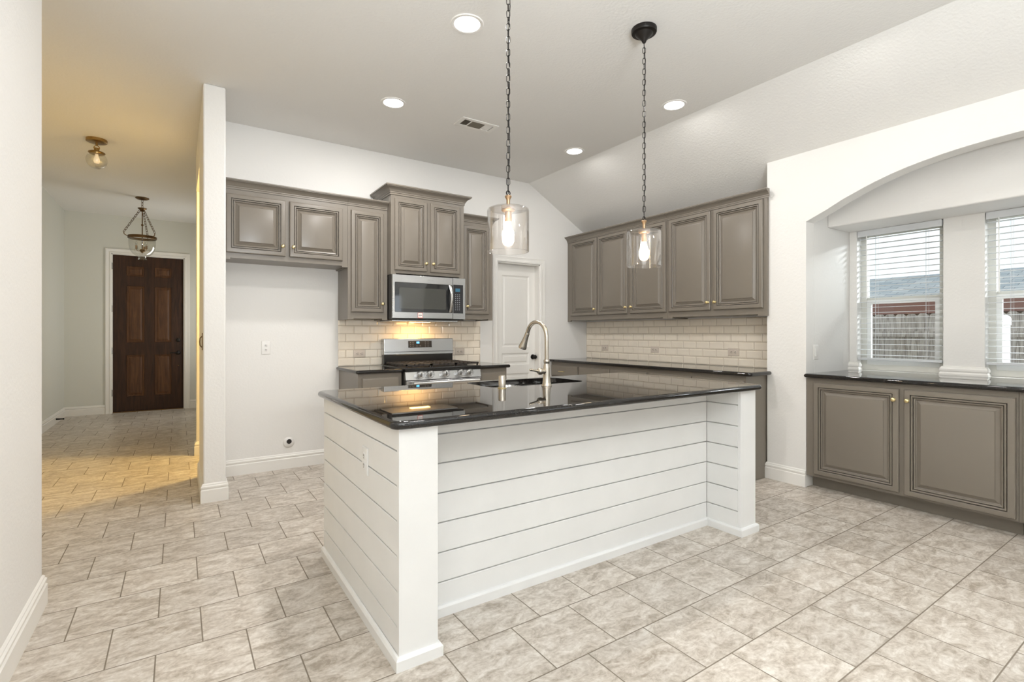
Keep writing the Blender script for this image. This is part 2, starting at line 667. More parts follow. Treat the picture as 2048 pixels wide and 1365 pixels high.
# right wall with the arched opening (u = -y)
ARCH = [(1.987, 2.091), (1.841, 2.153), (1.73, 2.207), (1.619, 2.252), (1.52, 2.288), (1.417, 2.319), (1.325, 2.341), (1.233, 2.358),
        (1.15, 2.371), (1.066, 2.381), (0.99, 2.388), (0.911, 2.393), (0.84, 2.396), (0.769, 2.398), (0.69, 2.399)]
arch_pts = [(-y, z) for y, z in ARCH] + [(-(2 * 0.69 - y), z) for y, z in reversed(ARCH[:-1])]
OPY0 = 2 * 0.69 - 1.987
wall_u = [(-2.30, 0), (-1.987, 0)] + arch_pts + [(-OPY0, 0), (4.2, 0), (4.2, slope_z(4.11)), (-2.30, slope_z(4.11))]
struct(MB().slab(wall_u, [[(1.8, 1.2), (2.8, 1.2), (2.8, 2.2), (1.8, 2.2)]], FR(4.11), 0, -0.13), 'wall_right', M['wall'], bevel=0.008, seg=3)
struct(MB().box(4.24, 1.987, 0, 4.97, 2.30, 2.75), 'wall_bay_left', M['wall'])
struct(MB().box(4.24, OPY0 - 0.2, 0, 4.97, OPY0, 2.75), 'wall_bay_right', M['wall'])
struct(MB().box(4.40, 2.30, 0, 4.53, 4.85, slope_z(4.40)), 'wall_kitchen_right', M['wall'])
struct(MB().box(4.24, OPY0, 2.65, 5.02, 1.987, 2.75), 'ceiling_bay', M['ceil'])
struct(MB().box(4.46, OPY0, 2.085, 4.85, 1.987, 2.65), 'beam', M['wall'], bevel=0.012, seg=3)
WIN = [(1.925, 1.345), (1.105, 0.525), (0.285, -0.295)]       # the bay windows, y from .. to
WZ0, WZ1 = 0.898, 2.085
struct(MB().slab([(-1.987, 0), (-OPY0, 0), (-OPY0, 2.65), (-1.987, 2.65)],
                 [[(-a, WZ0), (-b, WZ0), (-b, WZ1), (-a, WZ1)] for a, b in WIN], FR(4.85), 0, -0.15), 'wall_bay_window', M['wall'], bevel=0.006)

# baseboards
BASE = [(0, 0), (0.016, 0), (0.016, 0.088), (0.0105, 0.094), (0.0105, 0.100), (0.0145, 0.104), (0.0145, 0.114), (0.0080, 0.121), (0.0080, 0.127), (0.0035, 0.133), (0, 0.135)]
struct(MB().sweep([(1.255, 4.85), (0.287, 4.85), (0.287, 4.19), (0.145, 4.19), (0.145, 4.97)], BASE, side=-1), 'baseboard_partition', M['trim'], smooth=35)
struct(MB().sweep([(-0.505, -4.1), (-0.505, 3.01), (-0.635, 3.01)], BASE, side=1), 'baseboard_left', M['trim'], smooth=35)
struct(MB().sweep([(2.4, 5.86), (0.145, 5.86), (0.145, 5.98)], BASE, side=-1), 'baseboard_passage', M['trim'], smooth=35)
struct(MB().sweep([(-1.385, 3.1), (-1.385, 9.65), (-0.922, 9.65)], BASE, side=1), 'baseboard_hall', M['trim'], smooth=35)
struct(MB().sweep([(0.148, 9.65), (0.62, 9.65), (0.62, 6.0)], BASE, side=1), 'baseboard_foyer', M['trim'], smooth=35)
struct(MB().sweep([(4.16, 2.30), (4.11, 2.30), (4.11, 1.987)], BASE, side=1), 'baseboard_right', M['trim'], smooth=35)
struct(MB().sweep([(3.735, 4.85), (3.80, 4.85)], BASE, side=1), 'baseboard_back', M['trim'], smooth=35)
# short moulding standing on the bay worktop between the windows
CAPM = [(0, 0), (0.020, 0), (0.020, 0.012), (0.014, 0.020), (0.014, 0.026), (0.018, 0.030), (0.018, 0.046), (0.012, 0.054), (0.010, 0.062), (0, 0.066)]
for i, (a, b) in enumerate(((1.987, 1.925), (1.345, 1.105), (0.525, 0.285))):
    path = [(4.85, a), (4.85, b)]
    if i == 0:
        path = path + [(4.90, b)]
    else:
        path = [(4.90, a)] + path + [(4.90, b)]
    struct(MB().sweep(path, CAPM, side=1, z=0.898), 'trim_%d' % (i + 1), M['trim'], smooth=35)


# ------------------------------------------------------------------ raised panel doors, knobs, crowns
def panel_loops(mb, fm, u0, u1, v0, v1, prof):
    lps = []
    for ins, w in prof:
        lps.append([fm(u0 + ins, v0 + ins, w), fm(u1 - ins, v0 + ins, w), fm(u1 - ins, v1 - ins, w), fm(u0 + ins, v1 - ins, w)])
    mb.loops(lps)
    return mb


DOORP = [(0, 0), (0, 0.014), (0.002, 0.018), (0.006, 0.0205), (0.012, 0.0215), (0.033, 0.0215), (0.0345, 0.0205), (0.0350, 0.0020), (0.0385, 0.0020), (0.0390, 0.0175),
         (0.0410, 0.0195), (0.0470, 0.0195), (0.0490, 0.0175), (0.0495, 0.0010), (0.0530, 0.0010), (0.0535, 0.0125), (0.0555, 0.0145), (0.0610, 0.0125), (0.0640, 0.0050), (0.0690, 0.0015),
         (0.0880, 0.0125), (0.0895, 0.0150), (0.0920, 0.0180), (0.0955, 0.0190)]


def knob_on(parent, fm, u, v, w0):
    g = lambda a, b, c: fm(u + a, v + b, w0 + c)
    o = MB().lathe([(0.009, 0), (0.009, 0.003), (0.0055, 0.005), (0.0055, 0.013), (0.010, 0.017), (0.0145, 0.0225), (0.0145, 0.027), (0.011, 0.031), (0.004, 0.033)], g, 14)
    return o.build('knob', M['brass'], parent, smooth=50)


def cab_door(parent, fm, u0, u1, v0, v1, knob=None, name='door', prof=DOORP, mat=None):
    s = min(1.0, (min(u1 - u0, v1 - v0) * 0.36) / 0.0955)
    o = panel_loops(MB(), fm, u0, u1, v0, v1, [(a * s, w) for a, w in prof]).build(name, mat or M['cab'], parent, smooth=20)
    if knob:
        knob_on(o, fm, knob[0], knob[1], 0.0195)
    return o


CROWN = [(0, -0.012), (0.006, -0.012), (0.006, 0.0), (0.010, 0.003), (0.010, 0.011), (0.014, 0.014), (0.018, 0.023), (0.028, 0.034), (0.040, 0.041),
         (0.047, 0.044), (0.047, 0.048), (0.053, 0.050), (0.053, 0.060), (0, 0.060)]


def crown(parent, path, z, side=1, k=1.0):
    return MB().sweep(path, [(o * k, h * k) for o, h in CROWN], side, z).build('crown_moulding', M['cab'], parent, smooth=30)


def wall_cab(label, x0, x1, Y, z0, z1, doors, crown_path, crown_k=1.0, grp='taupe wall cabinets on the range wall'):
    t = thing('wall_cabinet', label, 'cabinet', ((x0 + x1) / 2, 4.85, z0), grp)
    b = MB().box(x0, Y, z0 + 0.012, x1, 4.848, z1)
    b.box(x0, Y, z0, x0 + 0.05, Y + 0.019, z0 + 0.012)
    b.box(x1 - 0.05, Y, z0, x1, Y + 0.019, z0 + 0.012)
    b.box(x0, Y + 0.019, z0, x0 + 0.018, 4.848, z0 + 0.012)
    b.box(x1 - 0.018, Y + 0.019, z0, x1, 4.848, z0 + 0.012)
    b.build('carcass', M['cab'], t)
    for d in doors:
        cab_door(t, FB(Y), *d[:4], knob=d[4])
    if crown_path:
        crown(t, crown_path, z1 - 0.055 * crown_k + 0.012, 1, crown_k)
    return t


YF = 4.52
wall_cab('short two-door taupe cabinet above the empty refrigerator space', 0.289, 1.2535, YF, 1.80, 2.412,
         [(0.309, 0.74, 1.852, 2.317, (0.716, 1.932)), (0.772, 1.207, 1.852, 2.317, (0.798, 1.933))], [(0.289, YF), (1.2535, YF)])
wall_cab('tall narrow taupe cabinet between refrigerator space and microwave', 1.255, 1.618, YF, 1.337, 2.412,
         [(1.282, 1.580, 1.404, 2.318, (1.563, 1.483))], [(1.255, YF), (1.618, YF)])
YM = 4.43
wall_cab('raised two-door taupe cabinet directly above the microwave', 1.62, 2.376, YM, 1.757, 2.556,
         [(1.653, 1.973, 1.798, 2.459, (1.956, 1.873)), (2.012, 2.325, 1.798, 2.459, (2.030, 1.875))],
         [(1.62, 4.848), (1.62, YM), (2.376, YM), (2.376, 4.848)], 1.15)
wall_cab('tall narrow taupe cabinet between microwave and white pantry door', 2.378, 2.766, YF, 1.348, 2.412,
         [(2.415, 2.715, 1.41, 2.318, (2.450, 1.487))], [(2.378, YF), (2.766, YF), (2.766, 4.848)])

XR = 4.08
for lab, ya, yb, drs in (
        ('three-door taupe wall cabinet in the corner beside the pantry wall', 4.848, 3.302,
         [(4.772, 4.309, 4.335), (4.296, 3.829, 3.842), (3.790, 3.315, 3.762)]),
        ('two-door taupe wall cabinet ending at the arched bay wall', 3.300, 2.302,
         [(3.277, 2.809, 2.826), (2.776, 2.312, 2.752)])):
    t = thing('wall_cabinet', lab, 'cabinet', (4.4, (ya + yb) / 2, 1.36), 'taupe wall cabinets on the side wall')
    b = MB().box(XR, yb, 1.374, 4.398, ya, 2.40)
    b.box(XR, yb, 1.36, XR + 0.019, yb + 0.06, 1.374)
    b.box(XR, ya - 0.06, 1.36, XR + 0.019, ya, 1.374)
    b.box(XR + 0.1, yb, 1.36, 4.398, yb + 0.018, 1.374)
    if yb < 2.4:
        b.box(XR, 2.284, 1.36, 4.1088, 2.302, 2.40)
    b.build('carcass', M['cab'], t)
    for y1, y0, ky in drs:
        cab_door(t, FR(XR), -y1, -y0, 1.426, 2.339, (-ky, 1.497))
    crown(t, [(XR, ya), (XR, yb)] if yb > 2.4 else [(XR, ya), (XR, 2.262)], 2.40 - 0.043)


# ------------------------------------------------------------------ base cabinets
DRAWP = [(0, 0), (0, 0.012), (0.004, 0.017), (0.012, 0.0195), (0.020, 0.0195)]


def base_cab(label, fm, u0, u1, depth, fronts, group, toe=0.075):
    c = fm((u0 + u1) / 2, 0, -depth / 2)
    t = thing('base_cabinet', label, 'cabinet', c, group)
    b = MB().fbox(fm, u0, u1, 0.10, 0.865, -depth, 0)
    b.build('carcass', M['cab'], t)
    MB().fbox(fm, u0, u1, 0.0, 0.0995, -depth, -toe).build('toe_kick', M['cab'], t)
    for kind, a0, a1, v0, v1, pull in fronts:
        if kind == 'door':
            cab_door(t, fm, a0, a1, v0, v1, pull)
        else:
            o = panel_loops(MB(), fm, a0, a1, v0, v1, DRAWP).build('drawer', M['cab'], t, smooth=20)
            if pull:
                pu, pv, pw = pull
                q = MB()
                q.tube([fm(pu - pw, pv, 0.035), fm(pu - pw / 2, pv + 0.002, 0.041), fm(pu, pv + 0.002, 0.043), fm(pu + pw / 2, pv + 0.002, 0.041), fm(pu + pw, pv, 0.035)], 0.0045, 8)
                for s in (-1, 1):
                    q.tube([fm(pu + s * pw * 0.8, pv, 0.0195), fm(pu + s * pw * 0.8, pv, 0.037)], 0.004, 8)
                q.build('pull', M['brass'], o, smooth=50)
    return t


base_cab('small taupe base cabinet between refrigerator space and range', FB(4.24), 1.262, 1.648, 0.605,
         [('drawer', 1.295, 1.620, 0.70, 0.828, None), ('door', 1.295, 1.620, 0.135, 0.67, (1.60, 0.63))], 'base cabinets beside the range')
base_cab('small taupe base cabinet between range and pantry door', FB(4.24), 2.424, 2.762, 0.605,
         [('drawer', 2.455, 2.735, 0.70, 0.828, None), ('door', 2.455, 2.735, 0.135, 0.67, (2.475, 0.63))], 'base cabinets beside the range')
dr = lambda y1, y0, p=None: ('drawer', -y1, -y0, 0.70, 0.828, p)
dd = lambda y1, y0, ky: ('door', -y1, -y0, 0.135, 0.67, (-ky, 0.63))
base_cab('long taupe base cabinet in the corner under the side worktop', FR(3.82), -4.848, -3.320, 0.575,
         [dr(4.835, 4.355, (-4.62, 0.757, 0.05)), dr(4.325, 3.848), dr(3.824, 3.336),
          dd(4.835, 4.355, 4.375), dd(4.325, 3.848, 3.868), dd(3.824, 3.336, 3.804)], 'base cabinets under the side worktop')
base_cab('taupe base cabinet whose end panel meets the white pier', FR(3.82), -3.318, -2.310, 0.575,
         [dr(3.303, 2.826), dr(2.806, 2.323), dd(3.303, 2.826, 2.846), dd(2.806, 2.323, 2.786)], 'base cabinets under the side worktop')
base_cab('two-door taupe bay cabinet next to the white pier', FR(4.11), -1.983, -0.789, 0.735,
         [('door', -1.925, -1.373, 0.122, 0.830, (-1.397, 0.757)), ('door', -1.344, -0.799, 0.114, 0.830, (-1.320, 0.757))], 'window bay base cabinets', 0.10)
base_cab('taupe bay cabinet cut by the picture edge, beyond the two-door one', FR(4.11), -0.787, 0.605, 0.735,
         [('door', -0.770, -0.225, 0.114, 0.830, (-0.250, 0.757)), ('door', -0.195, 0.35, 0.114, 0.830, (-0.17, 0.757))], 'window bay base cabinets', 0.10)


# ------------------------------------------------------------------ worktops
def offset_poly(pts, d):
    """inward offset of a counter-clockwise outline"""
    out = []
    n = len(pts)
    for i in range(n):
        p0, p1, p2 = Vector(pts[i - 1]), Vector(pts[i]), Vector(pts[(i + 1) % n])
        a = (p1 - p0).normalized()
        b = (p2 - p1).normalized()
        na, nb = Vector((-a.y, a.x)), Vector((-b.y, b.x))
        m = na + nb
        m = m / max(0.2, m.dot(na))
        out.append((p1.x + m.x * d, p1.y + m.y * d))
    return out


def worktop(name, label, outline, z0, z1, holes=(), group=None):
    mb = MB()
    r = (z1 - z0) / 2
    zc = (z0 + z1) / 2
    K = 8
    lps = []
    for i in range(K + 1):
        a = -PI / 2 + PI * i / K
        off = offset_poly(outline, r * (1 - math.cos(a)))
        lps.append([(x, y, zc + r * math.sin(a)) for x, y in off])
    mb.loops(lps, False, False)
    inner = offset_poly(outline, r)
    polys = [inner] + [list(h) for h in holes]
    tri = tessellate_polygon([[Vector((x, y, 0)) for x, y in p] for p in polys])
    flat = [q for p in polys for q in p]
    for z in (z0, z1):
        n = len(mb.v)
        mb.v += [(x, y, z) for x, y in flat]
        mb.f += [tuple(n + i for i in t) for t in tri]
    for p in holes:
        mb.loops([[(x, y, z0) for x, y in p], [(x, y, z1) for x, y in p]], False, False)
    o = mb.build(name, M['granite'], smooth=40)
    for p in o.data.polygons:
        if abs(p.normal.z) > 0.999:
            p.use_smooth = False
    return tag(o, label, 'worktop', group)


def corner_round(pts, radii, n=5):
    out = []
    k = len(pts)
    for i, (p, r) in enumerate(zip(pts, radii)):
        if not r:
            out.append(p)
            continue
        P = Vector(p)
        a = (Vector(pts[i - 1]) - P).normalized()
        b = (Vector(pts[(i + 1) % k]) - P).normalized()
        s, e = P + a * r, P + b * r
        c = P + (a + b) * r
        for j in range(n + 1):
            t = j / n
            ang0 = math.atan2(s.y - c.y, s.x - c.x)
            ang1 = math.atan2(e.y - c.y, e.x - c.x)
            dl = (ang1 - ang0 + PI) % (2 * PI) - PI
            an = ang0 + dl * t
            out.append((c.x + r * math.cos(an), c.y + r * math.sin(an)))
    return out


ZC0, ZC1 = 0.866, 0.898
SINK = (1.50, 2.44, 2.215, 2.805)
sink_hole = rrect(SINK[0], SINK[1], SINK[2], SINK[3], 0.07)
worktop('island_worktop', 'polished black granite top with sink on the white shiplap island',
        corner_round([(0.625, 1.685), (2.985, 1.685), (2.985, 2.87), (0.625, 2.87)], [0.045, 0.045, 0.05, 0.05]), ZC0, ZC1, [sink_hole], 'black granite worktops')
worktop('kitchen_worktop', 'short black granite worktop between refrigerator space and range',
        corner_round([(1.238, 4.205), (1.650, 4.205), (1.650, 4.846), (1.238, 4.846)], [0.02, 0, 0, 0]), ZC0, ZC1, [], 'black granite worktops')
worktop('kitchen_worktop', 'short black granite worktop between range and pantry door',
        corner_round([(2.422, 4.205), (2.80, 4.205), (2.80, 4.846), (2.422, 4.846)], [0, 0.03, 0, 0]), ZC0, ZC1, [], 'black granite worktops')
worktop('kitchen_worktop', 'long black granite worktop under the five-door wall cabinets',
        corner_round([(3.775, 2.245), (4.095, 2.245), (4.095, 2.306), (4.398, 2.306), (4.398, 4.846), (3.775, 4.846)], [0.03, 0.02, 0, 0, 0, 0]), ZC0, ZC1, [], 'black granite worktops')
worktop('bay_worktop', 'black granite worktop running under the bay windows',
        [(4.068, -0.60), (4.848, -0.60), (4.848, 1.983), (4.068, 1.983)], ZC0, ZC1, [], 'black granite worktops')

# ------------------------------------------------------------------ island
isl = thing('kitchen_island', 'white shiplap kitchen island with square end posts and black top', 'island', (1.8, 2.28, 0))
JZ = [0.0, 0.142, 0.270, 0.398, 0.526, 0.654, 0.781, 0.866]


def shiplap(fm, u0, u1, name='shiplap_panel'):
    mb = MB()
    for i in range(7):
        a = JZ[i] + (0.0028 if i else 0)
        b = JZ[i + 1] - (0.0028 if i < 6 else 0)
        lo = 0.0015
        mb.loops([[fm(u0, a, -0.012), fm(u1, a, -0.012), fm(u1, b, -0.012), fm(u0, b, -0.012)],
                  [fm(u0, a, -lo), fm(u1, a, -lo), fm(u1, b, -lo), fm(u0, b, -lo)],
                  [fm(u0 + lo, a + lo, 0), fm(u1 - lo, a + lo, 0), fm(u1 - lo, b - lo, 0), fm(u0 + lo, b - lo, 0)]])
    return mb.build(name, M['ship'], isl)


MB().box(0.674, 1.738, 0.005, 0.80, 2.84, 0.8655).build('end_wall', M['ship'], isl)
MB().box(2.799, 1.738, 0.005, 2.925, 2.84, 0.8655).build('end_wall', M['ship'], isl)
MB().box(0.80, 1.964, 0.005, 2.799, 2.42, 0.8655).build('carcass', M['ship'], isl)
MB().box(0.80, 2.82, 0.1, 2.799, 2.845, 0.8655).build('cabinet_front', M['ship'], isl)
shiplap(FR(0.660), -2.84, -1.738)                      # faces the hall
shiplap(FB(1.950), 0.812, 2.785)                       # faces the camera, set back
shiplap(FR(2.786), -1.950, -1.738)                     # inner side of the far post
shiplap(lambda u, v, w: (2.939 + w, u, v), 1.738, 2.84)
for a, b in ((0.658, 0.812), (2.786, 2.941)):
    MB().box(a, 1.718, 0.0, b, 1.738, 0.866).build('end_post', M['ship'], isl, bevel=0.002)
IB = [(0, 0), (0.015, 0), (0.015, 0.038), (0.011, 0.044), (0.008, 0.047), (0, 0.048)]
MB().sweep([(0.660, 2.84), (0.658, 1.718), (0.812, 1.718), (0.812, 1.950), (2.786, 1.950), (2.786, 1.718), (2.941, 1.718), (2.941, 2.84)], IB, side=1).build(
    'base_moulding', M['ship'], isl, smooth=30)

# ------------------------------------------------------------------ sink, faucet, dispenser cap
sk = thing('kitchen_sink', 'stainless double bowl sink set under the island granite', 'sink', (1.86, 2.62, 0.70))
x0, y0, x1, y1 = SINK
for a, b in ((x0 - 0.008, x0 + 0.345), (x0 + 0.372, x1 + 0.008)):
    mb = MB()
    pr = [(0, 0.8655), (0.0, 0.75), (0.006, 0.70), (0.02, 0.682), (0.05, 0.677)]
    mb.loops([[(x, y, z) for x, y in rrect(a + i, y0 - 0.008 + i, b - i, y1 + 0.008 - i, 0.055)] for i, z in pr], False, True)
    o = mb.build('bowl', M['basin'], sk, smooth=50)
    so = o.modifiers.new('wall', 'SOLIDIFY')
    so.thickness = 0.002
    so.offset = 1
    MB().lathe([(0.045, 0.6775), (0.045, 0.681), (0.036, 0.682), (0.03, 0.6785), (0.004, 0.6785)], UP((a + b) / 2, 2.62), 20).build('drain', M['nickel'], sk, smooth=40)
MB().box(x0 + 0.3455, y0 + 0.02, 0.80, x0 + 0.3715, y1 - 0.02, 0.82).build('divider', M['basin'], sk, bevel=0.006)

fx, fy = 1.832, 2.372
fa = thing('kitchen_faucet', 'brushed nickel gooseneck faucet with pull-down head behind the sink', 'faucet', (fx, fy, ZC1))
MB().lathe([(0.031, 0), (0.031, 0.004), (0.028, 0.009), (0.0255, 0.013), (0.0255, 0.020), (0.024, 0.026), (0.0215, 0.06), (0.0205, 0.105), (0.0195, 0.118), (0.0165, 0.128),
            (0.0165, 0.136), (0.0185, 0.139), (0.0185, 0.152), (0.0165, 0.155)], UP(fx, fy, ZC1 + 0.0005), 24).build('body', M['nickel'], fa, smooth=40)
sp = [(fx, fy, ZC1 + 0.15 + 0.02 * i) for i in range(8)]
R_ = 0.092
zt = ZC1 + 0.292
for i in range(1, 17):
    a = PI - PI * 0.93 * i / 16
    sp.append((fx - 0.012 * i / 16, fy + R_ + R_ * math.cos(a), zt + R_ * math.sin(a)))
MB().tube(sp, 0.0125, 14).build('spout', M['nickel'], fa, smooth=60)
e0, e1 = Vector(sp[-1]), (Vector(sp[-1]) - Vector(sp[-2])).normalized()
hd = MB()
hp = [(0.0135, 0.0), (0.0145, 0.004), (0.0145, 0.012), (0.0155, 0.03), (0.0195, 0.065), (0.0245, 0.088), (0.026, 0.098), (0.0255, 0.106), (0.020, 0.108), (0.018, 0.102)]
ax = (e1 + Vector((-0.06, 0.12, 0))).normalized()
s1 = ax.cross(Vector((1, 0, 0))).normalized()
s2 = ax.cross(s1)
hd.lathe(hp, lambda u, v, w: tuple(e0 + s1 * u + s2 * v + ax * (w - 0.004)), 20)
hd.build('spray_head', M['nickel'], fa, smooth=40)
hx = (-0.93, 0.0, 0.05)
dirx = Vector(hx).normalized()
t1 = dirx.cross(Vector((0, 0, 1))).normalized()
t2 = dirx.cross(t1)
hb = Vector((fx, fy, ZC1 + 0.085))
MB().lathe([(0.0155, 0.0), (0.0155, 0.034), (0.018, 0.036), (0.0205, 0.042), (0.0205, 0.056), (0.017, 0.062), (0.009, 0.066)], lambda u, v, w: tuple(hb + t1 * u + t2 * v + dirx * w), 20).build(
    'valve_hub', M['nickel'], fa, smooth=40)
MB().tube([tuple(hb + dirx * q + Vector((0, 0, z))) for q, z in ((0.058, 0.0), (0.075, 0.002), (0.095, 0.005), (0.120, 0.009), (0.124, 0.0095))],
          [0.011, 0.0075, 0.0065, 0.0085, 0.006], 12).build('lever', M['nickel'], fa, smooth=50)

ag = thing('air_gap_cap', 'small brushed nickel cylinder standing on granite beside the sink', 'air gap', (1.537, 2.405, ZC1))
MB().lathe([(0.0245, 0), (0.0245, 0.003), (0.0225, 0.004)], UP(1.537, 2.405, ZC1 + 0.0005), 24).build('base_ring', M['brass'], ag, smooth=40)
MB().lathe([(0.021, 0), (0.021, 0.063), (0.019, 0.067), (0.014, 0.069)], UP(1.537, 2.405, ZC1 + 0.0045), 24).build('cap', M['nickel'], ag, smooth=40)


# ------------------------------------------------------------------ tiled backsplashes (every tile modelled with its bevel, set in grout)
def backsplash(label, fm, u0, u1, v0, v1, joint0, cut=None):
    t = thing('tile_backsplash', label, 'backsplash', fm((u0 + u1) / 2, v0, 0), 'cream tile backsplashes')
    MB().fbox(fm, u0, u1, v0, v1, 0.0008, 0.004).build('grout_bed', M['grout'], t)
    mb = MB()
    TW, TH, g = 0.155, 0.0775, 0.0015
    for r in range(0, 12):
        a = v0 + r * TH + g
        b = min(v0 + (r + 1) * TH - g, v1)
        if b - a < 0.012:
            break
        off = joint0 + (TW / 2 if r % 2 else 0)
        i = math.floor((u0 - off) / TW) - 1
        while off + i * TW < u1:
            p, q = max(off + i * TW + g, u0), min(off + (i + 1) * TW - g, u1)
            i += 1
            if q - p < 0.008:
                continue
            e = min(0.010, (q - p) * 0.4, (b - a) * 0.4)
            mb.loops([[fm(p, a, 0.0035), fm(q, a, 0.0035), fm(q, b, 0.0035), fm(p, b, 0.0035)],
                      [fm(p, a, 0.0055), fm(q, a, 0.0055), fm(q, b, 0.0055), fm(p, b, 0.0055)],
                      [fm(p + e, a + e, 0.0092), fm(q - e, a + e, 0.0092), fm(q - e, b - e, 0.0092), fm(p + e, b - e, 0.0092)]], False, True)
    o = mb.build('tiles', M['tile'], t)
    return t


backsplash('glossy cream brick-pattern tiles on the wall behind the range', FB(4.85), 1.256, 2.806, 0.8985, 1.348, 1.405)
backsplash('long band of cream brick-pattern tiles above the side worktop', FR(4.40), -4.846, -2.304, 0.8985, 1.36, -3.045)


# ------------------------------------------------------------------ outlets and switches
def outlet(label, fm, u, v, horiz, mat, group, w0=0.0):
    t = thing('electrical_outlet', label, 'outlet', fm(u, v, w0), group)
    pw, ph = (0.117, 0.073) if horiz else (0.073, 0.117)
    pr = [(0, w0 + 0.0005), (0, w0 + 0.002), (0.004, w0 + 0.006), (0.006, w0 + 0.0065)]
    panel_loops(MB(), fm, u - pw / 2, u + pw / 2, v - ph / 2, v + ph / 2, pr).build('cover_plate', mat, t, smooth=30)
    for s in (-1, 1):
        cu, cv = (u + s * 0.0195, v) if horiz else (u, v + s * 0.0195)
        g = lambda a, b, c: fm(cu + a, cv + b, c)
        rc = MB().lathe([(0.0165, w0 + 0.0055), (0.0165, w0 + 0.0080), (0.0155, w0 + 0.0085)], g, 20).build('receptacle', mat, t, smooth=40)
        sl = MB()
        for dx, dz, a, b in ((-0.0055, 0.003, 0.0016, 0.0055), (0.0055, 0.003, 0.0016, 0.0045), (0, -0.0075, 0.0026, 0.0026)):
            if horiz:
                dx, dz, a, b = dz, dx, b, a
            sl.fbox(fm, cu + dx - a, cu + dx + a, cv + dz - b, cv + dz + b, w0 + 0.0082, w0 + 0.0089)
        sl.build('slots', M['dark'], rc)
    return t


OG = 'electrical outlets'
outlet('white upright outlet on bare wall of the refrigerator space', FB(4.85), 0.638, 1.085, False, M['plastic'], OG)
outlet('sideways almond outlet on tiles between refrigerator space and range', FB(4.85), 1.455, 1.016, True, M['beigeplastic'], OG, 0.0085)
outlet('sideways almond outlet on tiles between range and pantry door', FB(4.85), 2.545, 1.016, True, M['beigeplastic'], OG, 0.0085)
outlet('sideways outlet on side backsplash, nearest the pantry wall', FR(4.40), -4.505, 1.034, True, M['beigeplastic'], OG, 0.0085)
outlet('sideways outlet in the middle of the side backsplash', FR(4.40), -3.725, 1.033, True, M['beigeplastic'], OG, 0.0085)
outlet('sideways outlet on side backsplash, nearest the white pier', FR(4.40), -2.782, 1.034, True, M['beigeplastic'], OG, 0.0085)
outlet('white upright outlet on the shiplap end of the island', FR(0.660), -2.107, 0.672, False, M['ship'], OG)


def switch(label, fm, u, v, w0=0.0, dark=False):
    t = thing('light_switch', label, 'light switch', fm(u, v, 0))
    pw, ph = 0.073, 0.117
    panel_loops(MB(), fm, u - pw / 2, u + pw / 2, v - ph / 2, v + ph / 2, [(0, w0 + 0.0005), (0, w0 + 0.003), (0.004, w0 + 0.0065), (0.006, w0 + 0.007)]).build('cover_plate', M['plastic'], t, smooth=30)
    r = MB().loops([[fm(u - 0.0165, v - 0.033, w0 + 0.006), fm(u + 0.0165, v - 0.033, w0 + 0.006), fm(u + 0.0165, v + 0.033, w0 + 0.006), fm(u - 0.0165, v + 0.033, w0 + 0.006)],
                    [fm(u - 0.0165, v - 0.033, w0 + 0.012), fm(u + 0.0165, v - 0.033, w0 + 0.012), fm(u + 0.0165, v + 0.033, w0 + 0.008), fm(u - 0.0165, v + 0.033, w0 + 0.008)]])
    r.build('rocker', M['plastic'], t)
    return t


switch('white rocker switch on bay side wall above granite', FB(1.987), 4.262, 1.06)
pl = thing('latch_plate', 'slim dark bronze plate on the hall side of the white partition', 'plate', (0.145, 4.25, 1.15))
panel_loops(MB(), FR(0.145), -4.275, -4.225, 1.09, 1.215, [(0, 0.0005), (0, 0.003), (0.003, 0.005)]).build('face_plate', M['oldbronze'], pl)
MB().tube([(0.139, 4.25, 1.11), (0.128, 4.25, 1.125), (0.126, 4.25, 1.15), (0.128, 4.25, 1.175), (0.139, 4.25, 1.19)], 0.004, 8).build('bar', M['oldbronze'], pl, smooth=50)

gv = thing('gas_valve_outlet', 'round white wall box with dark valve near the floor', 'gas outlet', (0.82, 4.85, 0.235))
g = lambda a, b, c: (0.822 + a, 4.85 - c, 0.232 + b)
MB().lathe([(0.047, 0.0005), (0.047, 0.004), (0.040, 0.014), (0.030, 0.022), (0.021, 0.026)], g, 24).build('escutcheon', M['plastic'], gv, smooth=40)
MB().lathe([(0.021, 0.0262), (0.021, 0.030), (0.015, 0.031), (0.013, 0.0275), (0.002, 0.0275)], lambda a, b, c: g(a, b + 0.012, c), 18).build('valve', M['dark'], gv, smooth=40)

# ------------------------------------------------------------------ range
rg = thing('gas_range', 'stainless gas range with clear knob covers against the tiled wall', 'range', (2.035, 4.5, 0))
RX0, RX1, RY = 1.655, 2.417, 4.17
MB().box(RX0, RY + 0.02, 0.06, RX1, 4.80, 0.885).build('body', M['black'], rg)
for a in (RX0 + 0.03, RX1 - 0.07):
    MB().box(a, RY + 0.08, 0.0, a + 0.04, RY + 0.12, 0.06).build('foot', M['black'], rg)
MB().box(RX0 - 0.004, RY - 0.012, 0.885, RX1 + 0.004, 4.75, 0.906).build('cooktop', M['black'], rg, bevel=0.006)
MB().box(RX0 + 0.002, RY - 0.006, 0.870, RX1 - 0.002, RY + 0.02, 0.885).build('front_lip', M['black'], rg)
cp = MB().loops([[(RX0, RY + 0.02, 0.797), (RX1, RY + 0.02, 0.797), (RX1, RY + 0.02, 0.870), (RX0, RY + 0.02, 0.870)],
                 [(RX0, RY - 0.018, 0.797), (RX1, RY - 0.018, 0.797), (RX1, RY + 0.0, 0.870), (RX0, RY + 0.0, 0.870)]]).build('control_panel', M['steel'], rg, bevel=0.002)
